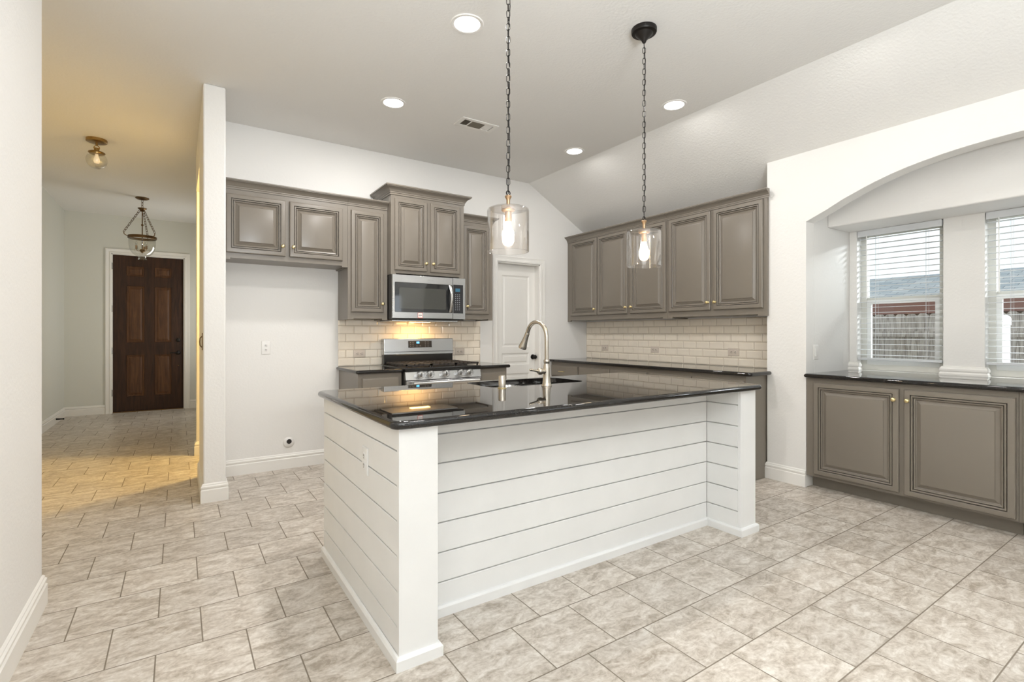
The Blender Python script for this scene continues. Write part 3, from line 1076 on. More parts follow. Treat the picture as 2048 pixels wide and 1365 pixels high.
for kx in (1.785, 1.878, 2.033, 2.184, 2.278):
    gk = lambda a, b, c, kx=kx: (kx + a, RY - 0.012 - c, 0.838 + b + c * 0.2)
    k = MB().lathe([(0.023, 0), (0.023, 0.006), (0.019, 0.009), (0.0185, 0.026), (0.016, 0.030), (0.006, 0.031)], gk, 18).build('knob', M['steelv'], rg, smooth=35)
    MB().fbox(gk, -0.004, 0.004, -0.019, 0.019, 0.029, 0.036).build('grip', M['blackmetal'], k)
    MB().lathe([(0.036, 0.001), (0.036, 0.030), (0.033, 0.042), (0.024, 0.050), (0.010, 0.053)], gk, 22, False, True).build('safety_cover', M['cover'], k, smooth=50)
od = MB().box(RX0 + 0.004, RY - 0.022, 0.235, RX1 - 0.004, RY + 0.02, 0.792).build('oven_door', M['steel'], rg, bevel=0.005)
MB().box(RX0 + 0.13, RY - 0.0235, 0.36, RX1 - 0.13, RY - 0.0215, 0.66).build('oven_window', M['dglass'], od)
h = MB().tube([(RX0 + 0.05, RY - 0.070, 0.772), (RX1 - 0.05, RY - 0.070, 0.772)], 0.0135, 14)
for a in (RX0 + 0.07, RX1 - 0.07):
    h.box(a - 0.012, RY - 0.068, 0.764, a + 0.012, RY - 0.021, 0.780)
h.build('handle', M['steelv'], od, smooth=40)
MB().box(RX0 + 0.004, RY - 0.02, 0.07, RX1 - 0.004, RY + 0.02, 0.225).build('storage_drawer', M['steel'], rg, bevel=0.004)
# grates and burners
for s in range(3):
    gx0 = RX0 + 0.012 + s * 0.2465
    gx1 = gx0 + 0.2435
    gm = MB()
    gy0, gy1 = RY + 0.01, 4.69
    for a, b, c, d in ((gx0, gy0, gx1, gy0 + 0.014), (gx0, gy1 - 0.014, gx1, gy1), (gx0, gy0, gx0 + 0.014, gy1), (gx1 - 0.014, gy0, gx1, gy1)):
        gm.box(a, b, 0.921, c, d, 0.935)
    for q in (0.32, 0.5, 0.68):
        gm.box(gx0 + 0.2435 * q - 0.005, gy0, 0.923, gx0 + 0.2435 * q + 0.005, gy1, 0.936)
    for q in (0.17, 0.35, 0.5, 0.65, 0.83):
        yy = gy0 + (gy1 - gy0) * q
        gm.box(gx0, yy - 0.005, 0.923, gx1, yy + 0.005, 0.936)
    for a in (gx0 + 0.003, gx1 - 0.017):
        for b in (gy0 + 0.003, gy1 - 0.017, (gy0 + gy1) / 2):
            gm.box(a, b, 0.9062, a + 0.012, b + 0.012, 0.924)
    gm.build('grate', M['iron'], rg)
for bx, by, br in ((1.79, 4.30, 0.045), (1.79, 4.56, 0.036), (2.036, 4.43, 0.05), (2.28, 4.30, 0.045), (2.28, 4.56, 0.036)):
    MB().lathe([(br + 0.012, 0), (br + 0.010, 0.006), (br, 0.007), (br, 0.013), (br - 0.008, 0.016), (0.005, 0.0165)], UP(bx, by, 0.9062), 22).build('burner', M['iron'], rg, smooth=35)
# back guard
MB().box(RX0 + 0.012, 4.745, 0.907, RX1 - 0.005, 4.80, 1.0).build('vent_riser', M['black'], rg, bevel=0.004)
bg = MB().loops([[(x, 4.745, z) for x, z in ((1.667, 0.998), (2.420, 0.998))] + [(x, 4.755, 1.160) for x in (2.420, 1.667)],
                 [(x, 4.835, z) for x, z in ((1.667, 0.998), (2.420, 0.998))] + [(x, 4.835, 1.160) for x in (2.420, 1.667)]]).build('back_guard', M['steel'], rg, bevel=0.006)
MB().box(1.6665, 4.740, 1.026, 2.4205, 4.7475, 1.030).build('trim_line', M['blackmetal'], bg)
gd = lambda u, v, w: (u, 4.7445 + (v - 0.998) * 0.0617 - w, v)
dp = MB().fbox(gd, 1.918, 2.172, 1.068, 1.136, 0.0, 0.003).build('display_panel', M['panelblack'], bg)
MB().fbox(gd, 2.006, 2.019, 1.110, 1.127, 0.003, 0.0036).fbox(gd, 2.022, 2.036, 1.110, 1.127, 0.003, 0.0036).build('clock_digits', M['blue'], dp)
lg = MB()
for u, v in ((1.942, 1.121), (1.968, 1.121), (1.942, 1.103), (1.968, 1.103), (1.942, 1.083), (1.968, 1.083), (2.01, 1.085), (2.045, 1.085), (2.102, 1.124), (2.132, 1.124), (2.102, 1.104), (2.132, 1.104), (2.102, 1.083), (2.132, 1.083)):
    lg.fbox(gd, u - 0.005, u + 0.005, v - 0.0013, v + 0.0013, 0.003, 0.0033)
lg.build('button_marks', M['legend'], dp)

# ------------------------------------------------------------------ microwave
mw = thing('microwave_oven', 'stainless over-the-range microwave with black glass and red sticker', 'microwave', (2.0, 4.6, 1.352))
MX0, MX1, MY = 1.622, 2.372, 4.425
MZ0, MZ1 = 1.352, 1.755
MB().box(MX0 + 0.002, MY, MZ0 - 0.012, MX1 - 0.002, 4.838, MZ1).build('body', M['black'], mw)
SPL = 2.236
fM = FB(MY)
md = MB().slab([(MX0, MZ0), (SPL - 0.001, MZ0), (SPL - 0.001, MZ1), (MX0, MZ1)], [rrect(MX0 + 0.022, MZ0 + 0.058, SPL - 0.006, MZ1 - 0.072, 0.008, 3)], fM, 0.0005, 0.032).build('door', M['steel'], mw, bevel=0.003)
MB().slab(rrect(MX0 + 0.023, MZ0 + 0.059, SPL - 0.007, MZ1 - 0.073, 0.008, 3), [], fM, 0.001, 0.029).build('door_glass', M['dglass'], md)
wi = MB().slab(rrect(MX0 + 0.065, MZ0 + 0.09, SPL - 0.075, MZ1 - 0.118, 0.01, 3), [], fM, 0.0291, 0.0296).build('mesh_window', principled('oven_mesh_glass', (0.055, 0.056, 0.050), 0.06, spec=0.8), md)
MB().slab([(SPL + 0.001, MZ0), (MX1, MZ0), (MX1, MZ1), (SPL + 0.001, MZ1)], [[(SPL + 0.004, MZ0 + 0.056), (MX1 - 0.024, MZ0 + 0.056), (MX1 - 0.024, MZ1 - 0.066), (SPL + 0.004, MZ1 - 0.066)]], fM, 0.0005, 0.032).build('control_frame', M['steel'], mw)
kp = MB().fbox(fM, SPL + 0.0045, MX1 - 0.0245, MZ0 + 0.0565, MZ1 - 0.0665, 0.001, 0.030).build('keypad', M['panelblack'], mw)
MB().fbox(fM, SPL + 0.028, SPL + 0.078, 1.622, 1.654, 0.0301, 0.0308).build('display', M['bluedim'], kp)
ky = MB()
for r in range(9):
    for c_ in range(3):
        ky.fbox(fM, SPL + 0.030 + c_ * 0.021 - 0.0045, SPL + 0.030 + c_ * 0.021 + 0.0045, 1.592 - r * 0.0185 - 0.0025, 1.592 - r * 0.0185 + 0.0025, 0.0301, 0.0305)
ky.build('key_marks', M['legend'], kp)
hh = MB()
hp_ = []
for i in range(13):
    t_ = i / 12
    hp_.append((SPL - 0.030 + 0.0 * t_, MY - 0.030 - 0.045 * math.sin(PI * t_) ** 0.8, MZ0 + 0.062 + (MZ1 - 0.072 - MZ0 - 0.064) * t_))
hh.loops([[(p[0] - 0.014, p[1], p[2]), (p[0] - 0.006, p[1] - 0.007, p[2]), (p[0] + 0.006, p[1] - 0.007, p[2]), (p[0] + 0.014, p[1], p[2]), (p[0] + 0.006, p[1] + 0.004, p[2]), (p[0] - 0.006, p[1] + 0.004, p[2])] for p in hp_])
hh.build('handle', M['steelv'], md, smooth=40)
lm = MB()
for i, w_ in enumerate((0.004, 0.003, 0.005, 0.003, 0.004, 0.003, 0.004)):
    lm.fbox(fM, 1.970 + i * 0.009, 1.970 + i * 0.009 + w_, 1.716, 1.7215, 0.0321, 0.0324)
lm.build('maker_mark', principled('etched_grey', (0.36, 0.35, 0.33), 0.4), md)
sk_ = MB().fbox(fM, 1.868, 1.918, MZ0 + 0.004, MZ0 + 0.054, 0.0321, 0.0326).build('sticker', M['red'], md)
sk_['label'] = 'small square sticker with red border'
MB().fbox(fM, 1.872, 1.914, MZ0 + 0.009, MZ0 + 0.050, 0.0327, 0.0329).build('sticker_face', M['paper'], sk_)
si = MB()
for u, v, w_ in ((1.877, 0.026, 0.010), (1.889, 0.025, 0.008), (1.899, 0.027, 0.011), (1.880, 0.018, 0.014), (1.879, 0.037, 0.02)):
    si.fbox(fM, u, u + w_, MZ0 + v, MZ0 + v + (0.007 if v > 0.02 and v < 0.03 else 0.002), 0.0330, 0.0331)
si.build('sticker_print', M['ink'], sk_)
MB().box(MX0 + 0.02, MY + 0.03, MZ0 - 0.028, MX1 - 0.05, 4.80, MZ0 - 0.0125).build('underside', M['steel'], mw, bevel=0.004)
MB().box(1.90, 4.62, MZ0 - 0.031, 2.10, 4.68, MZ0 - 0.0285).build('cooktop_lamp', M['cooklamp'], mw)
ll = area_light('cooktop_lamp_light', (2.0, 4.65, MZ0 - 0.034), (0, 0.15, -1), 0.2, 0.06, 2.1, (1.0, 0.60, 0.22))

# ------------------------------------------------------------------ doors
fd = MB()
fF = FB(9.70)
DL, DR, DH = -0.833, 0.066, 2.415
pan = [(-0.671, -0.449, 2.10, 2.253), (-0.314, -0.099, 2.10, 2.253), (-0.671, -0.447, 1.072, 1.946), (-0.315, -0.098, 1.072, 1.946), (-0.671, -0.447, 0.235, 0.878), (-0.315, -0.098, 0.235, 0.878)]
fd.slab([(DL, 0.012), (DR, 0.012), (DR, DH), (DL, DH)], [[(a, c), (b, c), (b, d), (a, d)] for a, b, c, d in pan], fF, -0.045, 0.0)
door1 = fd.build('door_1', M['wood'])
door1['kind'] = 'structure'
door1['label'] = 'dark stained six-panel wooden front door at the end of the hall'
for a, b, c, d in pan:
    p = MB()
    panel_loops(p, fF, a, b, c, d, [(0, -0.035), (0, -0.004), (0.006, 0.004), (0.014, 0.002), (0.020, -0.008), (0.028, -0.010), (0.048, -0.004), (0.050, -0.003)])
    p.build('panel', M['woodpanel'], door1, smooth=20)
hl = MB().lathe([(0.033, 0), (0.033, 0.008), (0.027, 0.014), (0.014, 0.018), (0.012, 0.045), (0.016, 0.050), (0.006, 0.054)], lambda a, b, c: fF(-0.006 + a, 0.902 + b, c), 18)
hl.tube([fF(-0.006, 0.902, 0.046), fF(-0.05, 0.904, 0.050), fF(-0.115, 0.899, 0.048)], 0.009, 10)
hl.build('door_handle', M['blackmetal'], door1, smooth=50)
MB().lathe([(0.031, 0), (0.031, 0.012), (0.024, 0.018), (0.008, 0.019)], lambda a, b, c: fF(-0.006 + a, 1.106 + b, c), 18).build('deadbolt', M['blackmetal'], door1, smooth=40)
MB().lathe([(0.010, 0), (0.010, 0.006), (0.004, 0.010)], lambda a, b, c: fF(-0.003 + a, 0.694 + b, c), 12).build('bolt_button', M['oldbronze'], door1, smooth=40)


def casing(name, fm, u0, u1, v1, w, wd=0.075, mat=None, parent=None, jamb=0.12):
    """door casing around an opening, with its jambs"""
    prof = [(0, 0), (0, 0.012), (0.008, 0.017), (0.022, 0.017), (0.028, 0.012), (0.045, 0.014), (0.062, 0.020), (wd - 0.006, 0.020), (wd, 0.014), (wd, 0)]
    lps = []
    for o, h in prof:
        lps.append([fm(u0 - o, 0, w + h), fm(u0 - o, v1 + o, w + h), fm(u1 + o, v1 + o, w + h), fm(u1 + o, 0, w + h)])
    mb = MB()
    mb.loops(lps, False, False, closed=False)
    mb.fbox(fm, u0 - 0.0005, u0 + 0.012, 0, v1, w - jamb, w)
    mb.fbox(fm, u1 - 0.012, u1 + 0.0005, 0, v1, w - jamb, w)
    mb.fbox(fm, u0, u1, v1 - 0.012, v1 + 0.0005, w - jamb, w)
    o = mb.build(name, mat or M['trim'], parent, smooth=25)
    if not parent:
        o['kind'] = 'structure'
    return o


fr = casing('door_frame', FB(9.65), DX0, DX1, DZ, 0.0005)
for z in (2.233, 1.587, 0.947, 0.307):
    MB().tube([(-0.840, 9.648, z - 0.05), (-0.840, 9.648, z + 0.05)], 0.0085, 8).build('hinge', M['steelv'], fr, smooth=40)
MB().box(DX0 + 0.012, 9.66, 0.0, DX1 - 0.012, 9.76, 0.012).build('threshold', M['oldbronze'], fr)
ds = thing('door_stop', 'small dark spring door stop on the hall baseboard', 'door stop', (-1.37, 8.97, 0.06))
MB().tube([(-1.3688, 8.97, 0.06), (-1.30, 8.97, 0.058)], [0.012, 0.007], 10).build('spring', M['blackmetal'], ds, smooth=40)
MB().tube([(-1.30, 8.97, 0.058), (-1.285, 8.97, 0.058)], 0.011, 10).build('rubber_tip', M['black'], ds, smooth=40)

fP = FB(4.935)
pd = MB()
ppan = [(3.15, 3.545, 1.048, 1.902), (3.15, 3.545, 0.835, 0.978), (3.15, 3.545, 0.21, 0.735)]
pd.slab([(PX0 + 0.013, 0.01), (PX1 - 0.013, 0.01), (PX1 - 0.013, PZ - 0.014), (PX0 + 0.013, PZ - 0.014)], [[(a, c), (b, c), (b, d), (a, d)] for a, b, c, d in ppan], fP, -0.034, 0)
door2 = pd.build('door_2', M['trim'])
door2['kind'] = 'structure'
door2['label'] = 'white panelled pantry door in the corner behind the island'
for a, b, c, d in ppan:
    panel_loops(MB(), fP, a, b, c, d, [(0, -0.030), (0, 0.0), (0.005, -0.003), (0.014, -0.011), (0.020, -0.012), (0.030, -0.012), (0.042, -0.004), (0.046, -0.0035)]).build('panel', M['trim'], door2, smooth=20)
MB().lathe([(0.030, 0), (0.030, 0.006), (0.012, 0.010), (0.010, 0.032), (0.022, 0.038), (0.026, 0.052), (0.019, 0.064), (0.006, 0.067)], lambda a, b, c: fP(3.596 + a, 0.926 + b, c), 18).build('door_knob', M['blackmetal'], door2, smooth=50)
casing('door_frame', FB(4.85), PX0, PX1, PZ, 0.0005, 0.068)


# ------------------------------------------------------------------ bay windows and blinds
def window(i, ya, yb, detailed):
    # ya > yb; outer frame stands 0.08 behind the wall face
    f = FR(4.93)
    u0, u1 = -ya, -yb
    fw = 0.042
    zs, ze = WZ0 + 0.002, WZ1
    mid = 1.495
    root = MB().slab([(u0, zs), (u1, zs), (u1, ze), (u0, ze)], [[(u0 + fw, zs + 0.045), (u1 - fw, zs + 0.045), (u1 - fw, ze - fw), (u0 + fw, ze - fw)]], f, -0.06, 0.0).build('window_%d' % i, M['vinyl'])
    root['kind'] = 'structure'
    root['label'] = 'vinyl sash window of the bay'
    MB().slab([(u0 + fw, zs + 0.045), (u1 - fw, zs + 0.045), (u1 - fw, mid), (u0 + fw, mid)],
              [[(u0 + fw + 0.03, zs + 0.085), (u1 - fw - 0.03, zs + 0.085), (u1 - fw - 0.03, mid - 0.032), (u0 + fw + 0.03, mid - 0.032)]], f, -0.035, -0.008).build('lower_sash', M['vinylwhite'], root)
    MB().fbox(f, u0 + fw, u1 - fw, mid - 0.012, mid + 0.022, -0.05, -0.018).build('meeting_rail', M['vinyl'], root)
    MB().fbox(f, u0 + fw, u1 - fw, zs + 0.045, ze - fw, -0.031, -0.028).build('pane', M['wglass'], root)
    if not detailed:
        return
    nm = ('white blind in the bay window next to the pier', 'white blind in the bay window cut by the picture edge')[i - 1]
    b = thing('window_blind', nm, 'blind', (4.87, (ya + yb) / 2, 2.08), 'white slatted window blinds')
    g_ = 0.006
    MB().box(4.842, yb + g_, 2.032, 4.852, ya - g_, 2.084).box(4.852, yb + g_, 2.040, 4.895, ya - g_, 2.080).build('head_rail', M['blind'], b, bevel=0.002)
    s = MB()
    zz = 2.012
    while zz > 1.015:
        c = 4.872
        hw, th, tl = 0.0245, 0.0014, 0.0005
        y0_, y1_ = yb + g_ + 0.002, ya - g_ - 0.002
        s.loops([[(c - hw, y, zz - tl - th), (c - hw * 0.3, y, zz - tl * 0.3 + 0.0012 - th), (c + hw * 0.3, y, zz + tl * 0.3 + 0.0012 - th), (c + hw, y, zz + tl - th),
                  (c + hw, y, zz + tl + th), (c + hw * 0.3, y, zz + tl * 0.3 + 0.0012 + th), (c - hw * 0.3, y, zz - tl * 0.3 + 0.0012 + th), (c - hw, y, zz - tl + th)] for y in (y0_, y1_)])
        zz -= 0.0447
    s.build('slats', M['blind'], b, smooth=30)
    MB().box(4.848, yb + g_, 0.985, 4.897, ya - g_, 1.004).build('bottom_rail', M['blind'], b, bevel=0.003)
    lc = MB()
    for yy in (ya - 0.14, yb + 0.10):
        for xx in (4.846, 4.898):
            lc.tube([(xx, yy, 1.0), (xx, yy, 2.035)], 0.0009, 4)
        lc.tube([(4.872, yy + 0.012, 1.0), (4.872, yy + 0.012, 2.035)], 0.0009, 4)
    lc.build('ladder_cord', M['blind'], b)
    MB().tube([(4.838, ya - 0.075, 2.035), (4.838, ya - 0.078, 1.52)], 0.0042, 8).tube([(4.838, ya - 0.078, 1.52), (4.838, ya - 0.078, 1.505)], 0.0055, 8).build('tilt_wand', M['vinylwhite'], b, smooth=40)


for i, (a, b) in enumerate(WIN):
    window(i + 1, a, b, i < 2)


# ------------------------------------------------------------------ ceiling fittings
def recessed(x, y, label, vis=True):
    t = thing('recessed_light', label, 'ceiling light', (x, y, CEIL), 'round recessed ceiling lights')
    MB().lathe([(0.074, -0.003), (0.080, -0.006), (0.092, -0.005), (0.096, -0.0005)], UP(x, y, CEIL), 32, False, False).build('trim_ring', M['plastic'], t, smooth=40)
    MB().lathe([(0.074, -0.0005), (0.074, -0.004), (0.05, -0.0055), (0.004, -0.006)], UP(x, y, CEIL), 32, False, True).build('lens', M['lens'], t, smooth=40)
    l = area_light('recessed_light_beam', (x, y, CEIL - 0.012), (0, 0, -1), 0.14, 0.14, CEIL_W if x < 2 else 7.0, (1.0, 0.98, 0.955), 'DISK')
    return t


recessed(1.39, 2.55, 'bright recessed ceiling light above the island sink')
recessed(1.388, 3.74, 'bright recessed ceiling light in front of the refrigerator space')
recessed(3.236, 2.555, 'recessed ceiling light close to the sloped ceiling, beside the pendant chain')
recessed(3.238, 3.745, 'recessed ceiling light close to the sloped ceiling, in the far corner')
for y in (1.36, -0.9):
    for x in (1.39, 3.236):
        area_light('living_room_downlight', (x, y, CEIL - 0.012), (0, 0, -1), 0.14, 0.14, 3.5, (1.0, 0.98, 0.955), 'DISK')

cv = thing('ceiling_vent', 'rectangular white air vent in the ceiling before the range', 'vent', (2.13, 3.74, CEIL))
VX0, VX1, VY0, VY1 = 1.955, 2.305, 3.652, 3.828
fV = lambda u, v, w: (u, v, CEIL - w)
cells = [(VX0 + 0.035, VX0 + 0.100), (VX0 + 0.108, VX0 + 0.232), (VX0 + 0.240, VX1 - 0.035)]
MB().slab([(VX0, VY0), (VX1, VY0), (VX1, VY1), (VX0, VY1)], [[(a, VY0 + 0.035), (b, VY0 + 0.035), (b, VY1 - 0.035), (a, VY1 - 0.035)] for a, b in cells], fV, 0.0005, 0.007).build('frame', M['trim'], cv, bevel=0.002)
MB().fbox(fV, VX0 + 0.03, VX1 - 0.03, VY0 + 0.03, VY1 - 0.03, 0.0003, 0.0012).build('duct_shade', M['ventdark'], cv)  # dark sheet under the ceiling, painted as the shade inside the duct
for k, (a, b) in enumerate(cells):
    lv = MB()
    if k == 1:
        for j in range(9):
            y = VY0 + 0.040 + j * 0.0118
            lv.quad(fV(a, y, 0.0016), fV(b, y, 0.0016), fV(b, y + 0.007, 0.006), fV(a, y + 0.007, 0.006))
    else:
        n = int((b - a) / 0.011)
        for j in range(n):
            x = a + 0.003 + j * 0.011
            s = 0.008 if k == 2 else -0.003
            lv.quad(fV(x, VY0 + 0.035, 0.0016), fV(x, VY1 - 0.035, 0.0016), fV(x + s, VY1 - 0.035, 0.006), fV(x + s, VY0 + 0.035, 0.006))
    lo_ = lv.build('louvre', M['trim'] if k == 2 else M['ventslat'], cv)  # darker slats carry the shade seen between the louvres
    so = lo_.modifiers.new('sheet', 'SOLIDIFY')
    so.thickness = 0.0006


def link_chain(mb, p0, p1, L=0.032, w=0.0085, r=0.0019):
    P0, P1 = Vector(p0), Vector(p1)
    d = P1 - P0
    n = max(1, round(d.length / (L - 4 * r + 0.002)))
    ax_ = d.normalized()
    a = ax_.cross(Vector((0, 1, 0)) if abs(ax_.y) < 0.9 else Vector((1, 0, 0))).normalized()
    b = ax_.cross(a)
    a, b = (a + b).normalized(), (a - b).normalized()
    for i in range(n):
        c = P0 + d * ((i + 0.5) / n)
        s = a if i % 2 else b
        pts = []
        for k in range(6):
            t = PI * k / 5
            pts.append(c + ax_ * (L / 2 - w + w * math.sin(t)) + s * (w * math.cos(t)))
        for k in range(6):
            t = PI + PI * k / 5
            pts.append(c + ax_ * (-(L / 2 - w) + w * math.sin(t)) + s * (w * math.cos(t)))
        mb.tube(pts, r, 6, closed=True)


def pendant(x, y):
    t = thing('pendant_light', '', 'pendant light', (x, y, CEIL), 'glass pendant lights')
    U = UP(x, y, 0)
    MB().lathe([(0.073, CEIL - 0.0005), (0.073, CEIL - 0.020), (0.070, CEIL - 0.026), (0.052, CEIL - 0.029), (0.046, CEIL - 0.036), (0.030, CEIL - 0.052), (0.016, CEIL - 0.066), (0.009, CEIL - 0.082), (0.006, CEIL - 0.084)], U, 28).build(
        'canopy', M['blackmetal'], t, smooth=40)
    ch = MB()
    link_chain(ch, (x, y, CEIL - 0.08), (x, y, 1.897), 0.036, 0.0082, 0.0018)
    ch.tube([(x + 0.0105 * math.cos(2 * PI * k / 12), y, 1.889 + 0.0105 * math.sin(2 * PI * k / 12)) for k in range(12)], 0.0028, 6, closed=True)
    ch.build('chain', M['blackmetal'], t, smooth=60)
    cd = [(x + 0.005 + 0.006 * math.sin(k * 1.1), y + 0.005 * math.cos(k * 0.9), CEIL - 0.08 - k * (CEIL - 0.08 - 1.885) / 16) for k in range(17)]
    MB().tube(cd, 0.0021, 6).build('cord', M['blackmetal'], t, smooth=60)
    MB().lathe([(0.003, 1.880), (0.015, 1.876), (0.0165, 1.871), (0.012, 1.862), (0.0088, 1.855), (0.0085, 1.822), (0.016, 1.8185), (0.016, 1.8155)], U, 20).build('stem', M['copperish'], t, smooth=40)
    gl = MB().lathe([(0.010, 1.8145), (0.090, 1.8145), (0.0975, 1.811), (0.1005, 1.802), (0.1005, 1.606), (0.0985, 1.604), (0.0965, 1.606), (0.0965, 1.800), (0.094, 1.808), (0.088, 1.8105), (0.010, 1.8105)], U, 48, False, False)
    gl.build('glass_shade', M['pglass'], t, smooth=40)
    MB().lathe([(0.0335, 1.8100), (0.0335, 1.805), (0.029, 1.800), (0.0165, 1.798), (0.0165, 1.752), (0.015, 1.750), (0.004, 1.750)], U, 22).build('socket', M['copperish'], t, smooth=40)
    MB().lathe([(0.013, 1.749), (0.0135, 1.738), (0.018, 1.722), (0.0265, 1.704), (0.0295, 1.689), (0.0265, 1.673), (0.017, 1.662), (0.004, 1.659)], U, 22).build('bulb', M['bulb'], t, smooth=60)
    return t


p1 = pendant(1.3235, 2.016)
p1['label'] = 'lit clear glass pendant whose chain runs out of the picture top'
p2 = copy_tree(p1)
p2.location = (2.281, 2.016, CEIL)
p2['label'] = 'lit clear glass pendant with its black ceiling canopy showing'

# hall globe light
gx, gy = -0.63, 5.97
gl_ = thing('globe_ceiling_light', 'small brass ceiling light with clear glass globe in the hall', 'ceiling light', (gx, gy, CEIL))
U = UP(gx, gy, 0)
MB().lathe([(0.079, CEIL - 0.0005), (0.079, CEIL - 0.024), (0.074, CEIL - 0.028), (0.035, CEIL - 0.031), (0.010, CEIL - 0.034)], U, 28).build('canopy', M['oldbrass'], gl_, smooth=40)
MB().lathe([(0.009, CEIL - 0.034), (0.009, CEIL - 0.058), (0.003, CEIL - 0.060)], U, 14).tube([(gx + 0.020 * math.cos(a), gy, CEIL - 0.078 + 0.020 * math.sin(a)) for a in [PI * k / 10 for k in range(-2, 13)]], 0.004, 8).lathe(
    [(0.020, CEIL - 0.080), (0.020, CEIL - 0.112), (0.003, CEIL - 0.113)], U, 18).build('stem', M['oldbrass'], gl_, smooth=40)
MB().lathe([(0.020, CEIL - 0.108), (0.045, CEIL - 0.112), (0.062, CEIL - 0.120), (0.064, CEIL - 0.126), (0.056, CEIL - 0.128), (0.054, CEIL - 0.136), (0.01, CEIL - 0.136)], U, 26).build('collar', M['oldbrass'], gl_, smooth=40)
gz = CEIL - 0.193
MB().lathe([(0.079 * math.sin(a), gz + 0.079 * math.cos(a)) for a in [0.72 + (PI - 0.73) * k / 16 for k in range(17)]], U, 30, False, True).build('glass_globe', M['cglass'], gl_, smooth=60)
MB().lathe([(0.012, CEIL - 0.138), (0.013, CEIL - 0.155), (0.022, CEIL - 0.18), (0.025, CEIL - 0.198), (0.018, CEIL - 0.218), (0.004, CEIL - 0.222)], U, 18).build('bulb', M['glow'], gl_, smooth=60)

# bell jar lantern in the foyer
lx, ly = -0.40, 8.21
ln = thing('bell_jar_lantern', 'aged bronze lantern with glass bell bowl hanging before the front door', 'lantern', (lx, ly, CEIL))
U = UP(lx, ly, 0)
MB().lathe([(0.075, CEIL - 0.0005), (0.075, CEIL - 0.010), (0.060, CEIL - 0.020), (0.012, CEIL - 0.030)], U, 26).build('canopy', M['oldbronze'], ln, smooth=40)
tc = MB()
link_chain(tc, (lx, ly, CEIL - 0.025), (lx, ly, 2.865), 0.045, 0.011, 0.003)
tc.build('top_chain', M['oldbronze'], ln, smooth=60)
MB().lathe([(0.050, 2.868), (0.050, 2.862), (0.030, 2.848), (0.024, 2.835), (0.030, 2.828), (0.010, 2.822)], U, 22).build('crown_cap', M['oldbronze'], ln, smooth=40)
MB().lathe([(0.006, 2.825), (0.006, 2.66), (0.014, 2.652), (0.014, 2.640), (0.006, 2.632), (0.006, 2.33), (0.022, 2.322), (0.030, 2.305), (0.018, 2.288), (0.006, 2.275), (0.002, 2.272)], U, 14).build('centre_rod', M['oldbronze'], ln, smooth=40)
MB().lathe([(0.150, 2.492), (0.156, 2.496), (0.158, 2.488), (0.157, 2.464), (0.150, 2.460)], U, 36, False, False, closed_prof=True).build('rim_band', M['oldbronze'], ln, smooth=40)
MB().lathe([(0.146, 2.475), (0.147, 2.42), (0.145, 2.37), (0.134, 2.315), (0.105, 2.265), (0.065, 2.235), (0.044, 2.222), (0.040, 2.205), (0.047, 2.195), (0.050, 2.188), (0.030, 2.186)], U, 36, False, False).build('glass_bowl', M['cglass'], ln, smooth=60)
for a in (math.radians(195), math.radians(75), math.radians(-45)):
    ex, ey = lx + 0.168 * math.cos(a), ly + 0.168 * math.sin(a)
    c3 = MB()
    link_chain(c3, (lx + 0.028 * math.cos(a), ly + 0.028 * math.sin(a), 2.835), (ex + 0.03 * math.cos(a), ey + 0.03 * math.sin(a), 2.53), 0.045, 0.011, 0.0028)
    c3.tube([(ex + 0.03 * math.cos(a), ey + 0.03 * math.sin(a), 2.53), (ex + 0.025 * math.cos(a), ey + 0.025 * math.sin(a), 2.50), (ex - 0.008 * math.cos(a), ey - 0.008 * math.sin(a), 2.482)], 0.005, 8)
    c3.build('side_chain', M['oldbronze'], ln, smooth=60)
    q = MB()
    q.tube([(lx + 0.012 * math.cos(a), ly + 0.012 * math.sin(a), 2.305), (lx + 0.04 * math.cos(a), ly + 0.04 * math.sin(a), 2.295), (lx + 0.06 * math.cos(a), ly + 0.06 * math.sin(a), 2.305), (lx + 0.065 * math.cos(a), ly + 0.065 * math.sin(a), 2.325)], 0.004, 8)
    q.lathe([(0.012, 2.322), (0.012, 2.37), (0.003, 2.371)], UP(lx + 0.065 * math.cos(a), ly + 0.065 * math.sin(a)), 12)
    q.build('candle_arm', M['copperish'], ln, smooth=40)
    MB().lathe([(0.006, 2.3715), (0.011, 2.39), (0.012, 2.405), (0.006, 2.43), (0.001, 2.437)], UP(lx + 0.065 * math.cos(a), ly + 0.065 * math.sin(a)), 12).build('candle_bulb', M['cglass'], ln, smooth=60)

# warm lamp inside the side passage
area_light('passage_lamp_light', (0.95, 5.42, 2.55), (-0.45, 0, -1), 0.25, 0.25, 52, (1.0, 0.68, 0.23), 'DISK')

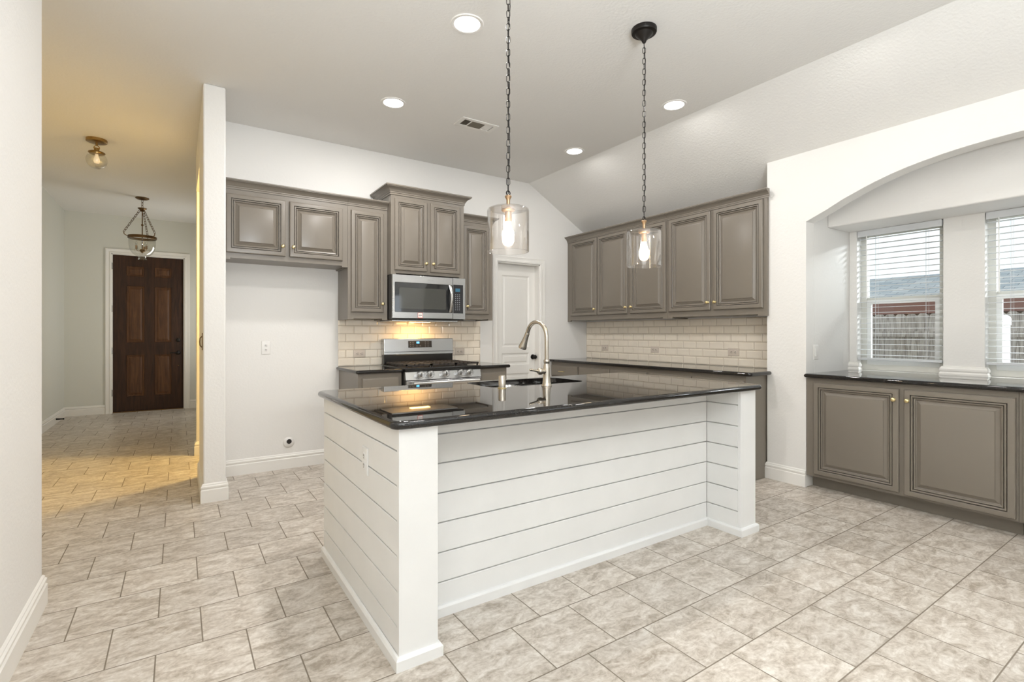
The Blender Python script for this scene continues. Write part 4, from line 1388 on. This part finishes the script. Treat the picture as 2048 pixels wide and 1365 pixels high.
# ------------------------------------------------------------------ outside the bay
struct(MB().box(5.02, -12, -0.2, 30, 20, -0.05), 'ground', M['dirt'])
struct(MB().box(5.02, -6, 2.42, 5.75, 8, 2.5), 'added_eave', M['trim'])  # unseen eave added to keep sky light off the blind slats
fn = thing('picket_fence', 'weathered grey dog-eared wooden fence outside the bay windows', 'fence', (9.5, 1.5, -0.05))
pk = MB()
y = -5.0
while y < 6.5:
    w_ = 0.138
    top = 1.515 + random.uniform(-0.006, 0.006)
    dx = random.uniform(0, 0.004)
    pts = [(y, -0.05), (y + w_, -0.05), (y + w_, top - 0.035), (y + w_ - 0.035, top), (y + 0.035, top), (y, top - 0.035)]
    pk.loops([[(9.50 + dx, a, b) for a, b in pts], [(9.516 + dx, a, b) for a, b in pts]])
    y += 0.142
pk.build('pickets', M['fence'], fn)
for z in (1.16, 0.35):
    MB().box(9.462, -5, z, 9.4995, 6.5, z + 0.085).build('rail', M['fence'], fn)
for y in (-3.6, -1.2, 1.05, 3.6, 6.0):
    MB().box(9.375, y, -0.05, 9.4615, y + 0.087, 1.47).build('post', M['fence'], fn)

hs = thing('neighbour_house', 'neighbouring house with grey shingle roof behind the fence', 'house', (14.5, 1.5, -0.05))
MB().box(12.6, -9, -0.05, 18, 13, 1.78).build('walls', M['brick'], hs)
MB().loops([[(12.0, -9.5, 1.80), (14.4, -9.5, 2.50), (19, -9.5, 1.80), (19, -9.5, 1.86), (14.4, -9.5, 2.57), (12.0, -9.5, 1.86)],
            [(12.0, 13.5, 1.80), (14.4, 13.5, 2.50), (19, 13.5, 1.80), (19, 13.5, 1.86), (14.4, 13.5, 2.57), (12.0, 13.5, 1.86)]]).build('roof', M['shingle'], hs)
MB().box(11.96, -9.5, 1.60, 11.998, 13.5, 1.86).build('fascia', M['fascia'], hs)
MB().box(12.0, -9.5, 1.60, 12.598, 13.5, 1.62).build('soffit', M['fascia'], hs)

vp = thing('vent_pipe', 'white capped plastic pipe standing outside the bay window', 'pipe', (7.5, 1.55, -0.05))
MB().lathe([(0.047, -0.05), (0.047, 1.30), (0.05, 1.302)], UP(7.5, 1.55), 24).build('pipe', M['pvc'], vp, smooth=40)
MB().lathe([(0.053, 1.3025), (0.053, 1.365), (0.049, 1.385), (0.036, 1.402), (0.015, 1.41), (0.003, 1.411)], UP(7.5, 1.55), 24).build('cap', M['pvc'], vp, smooth=40)
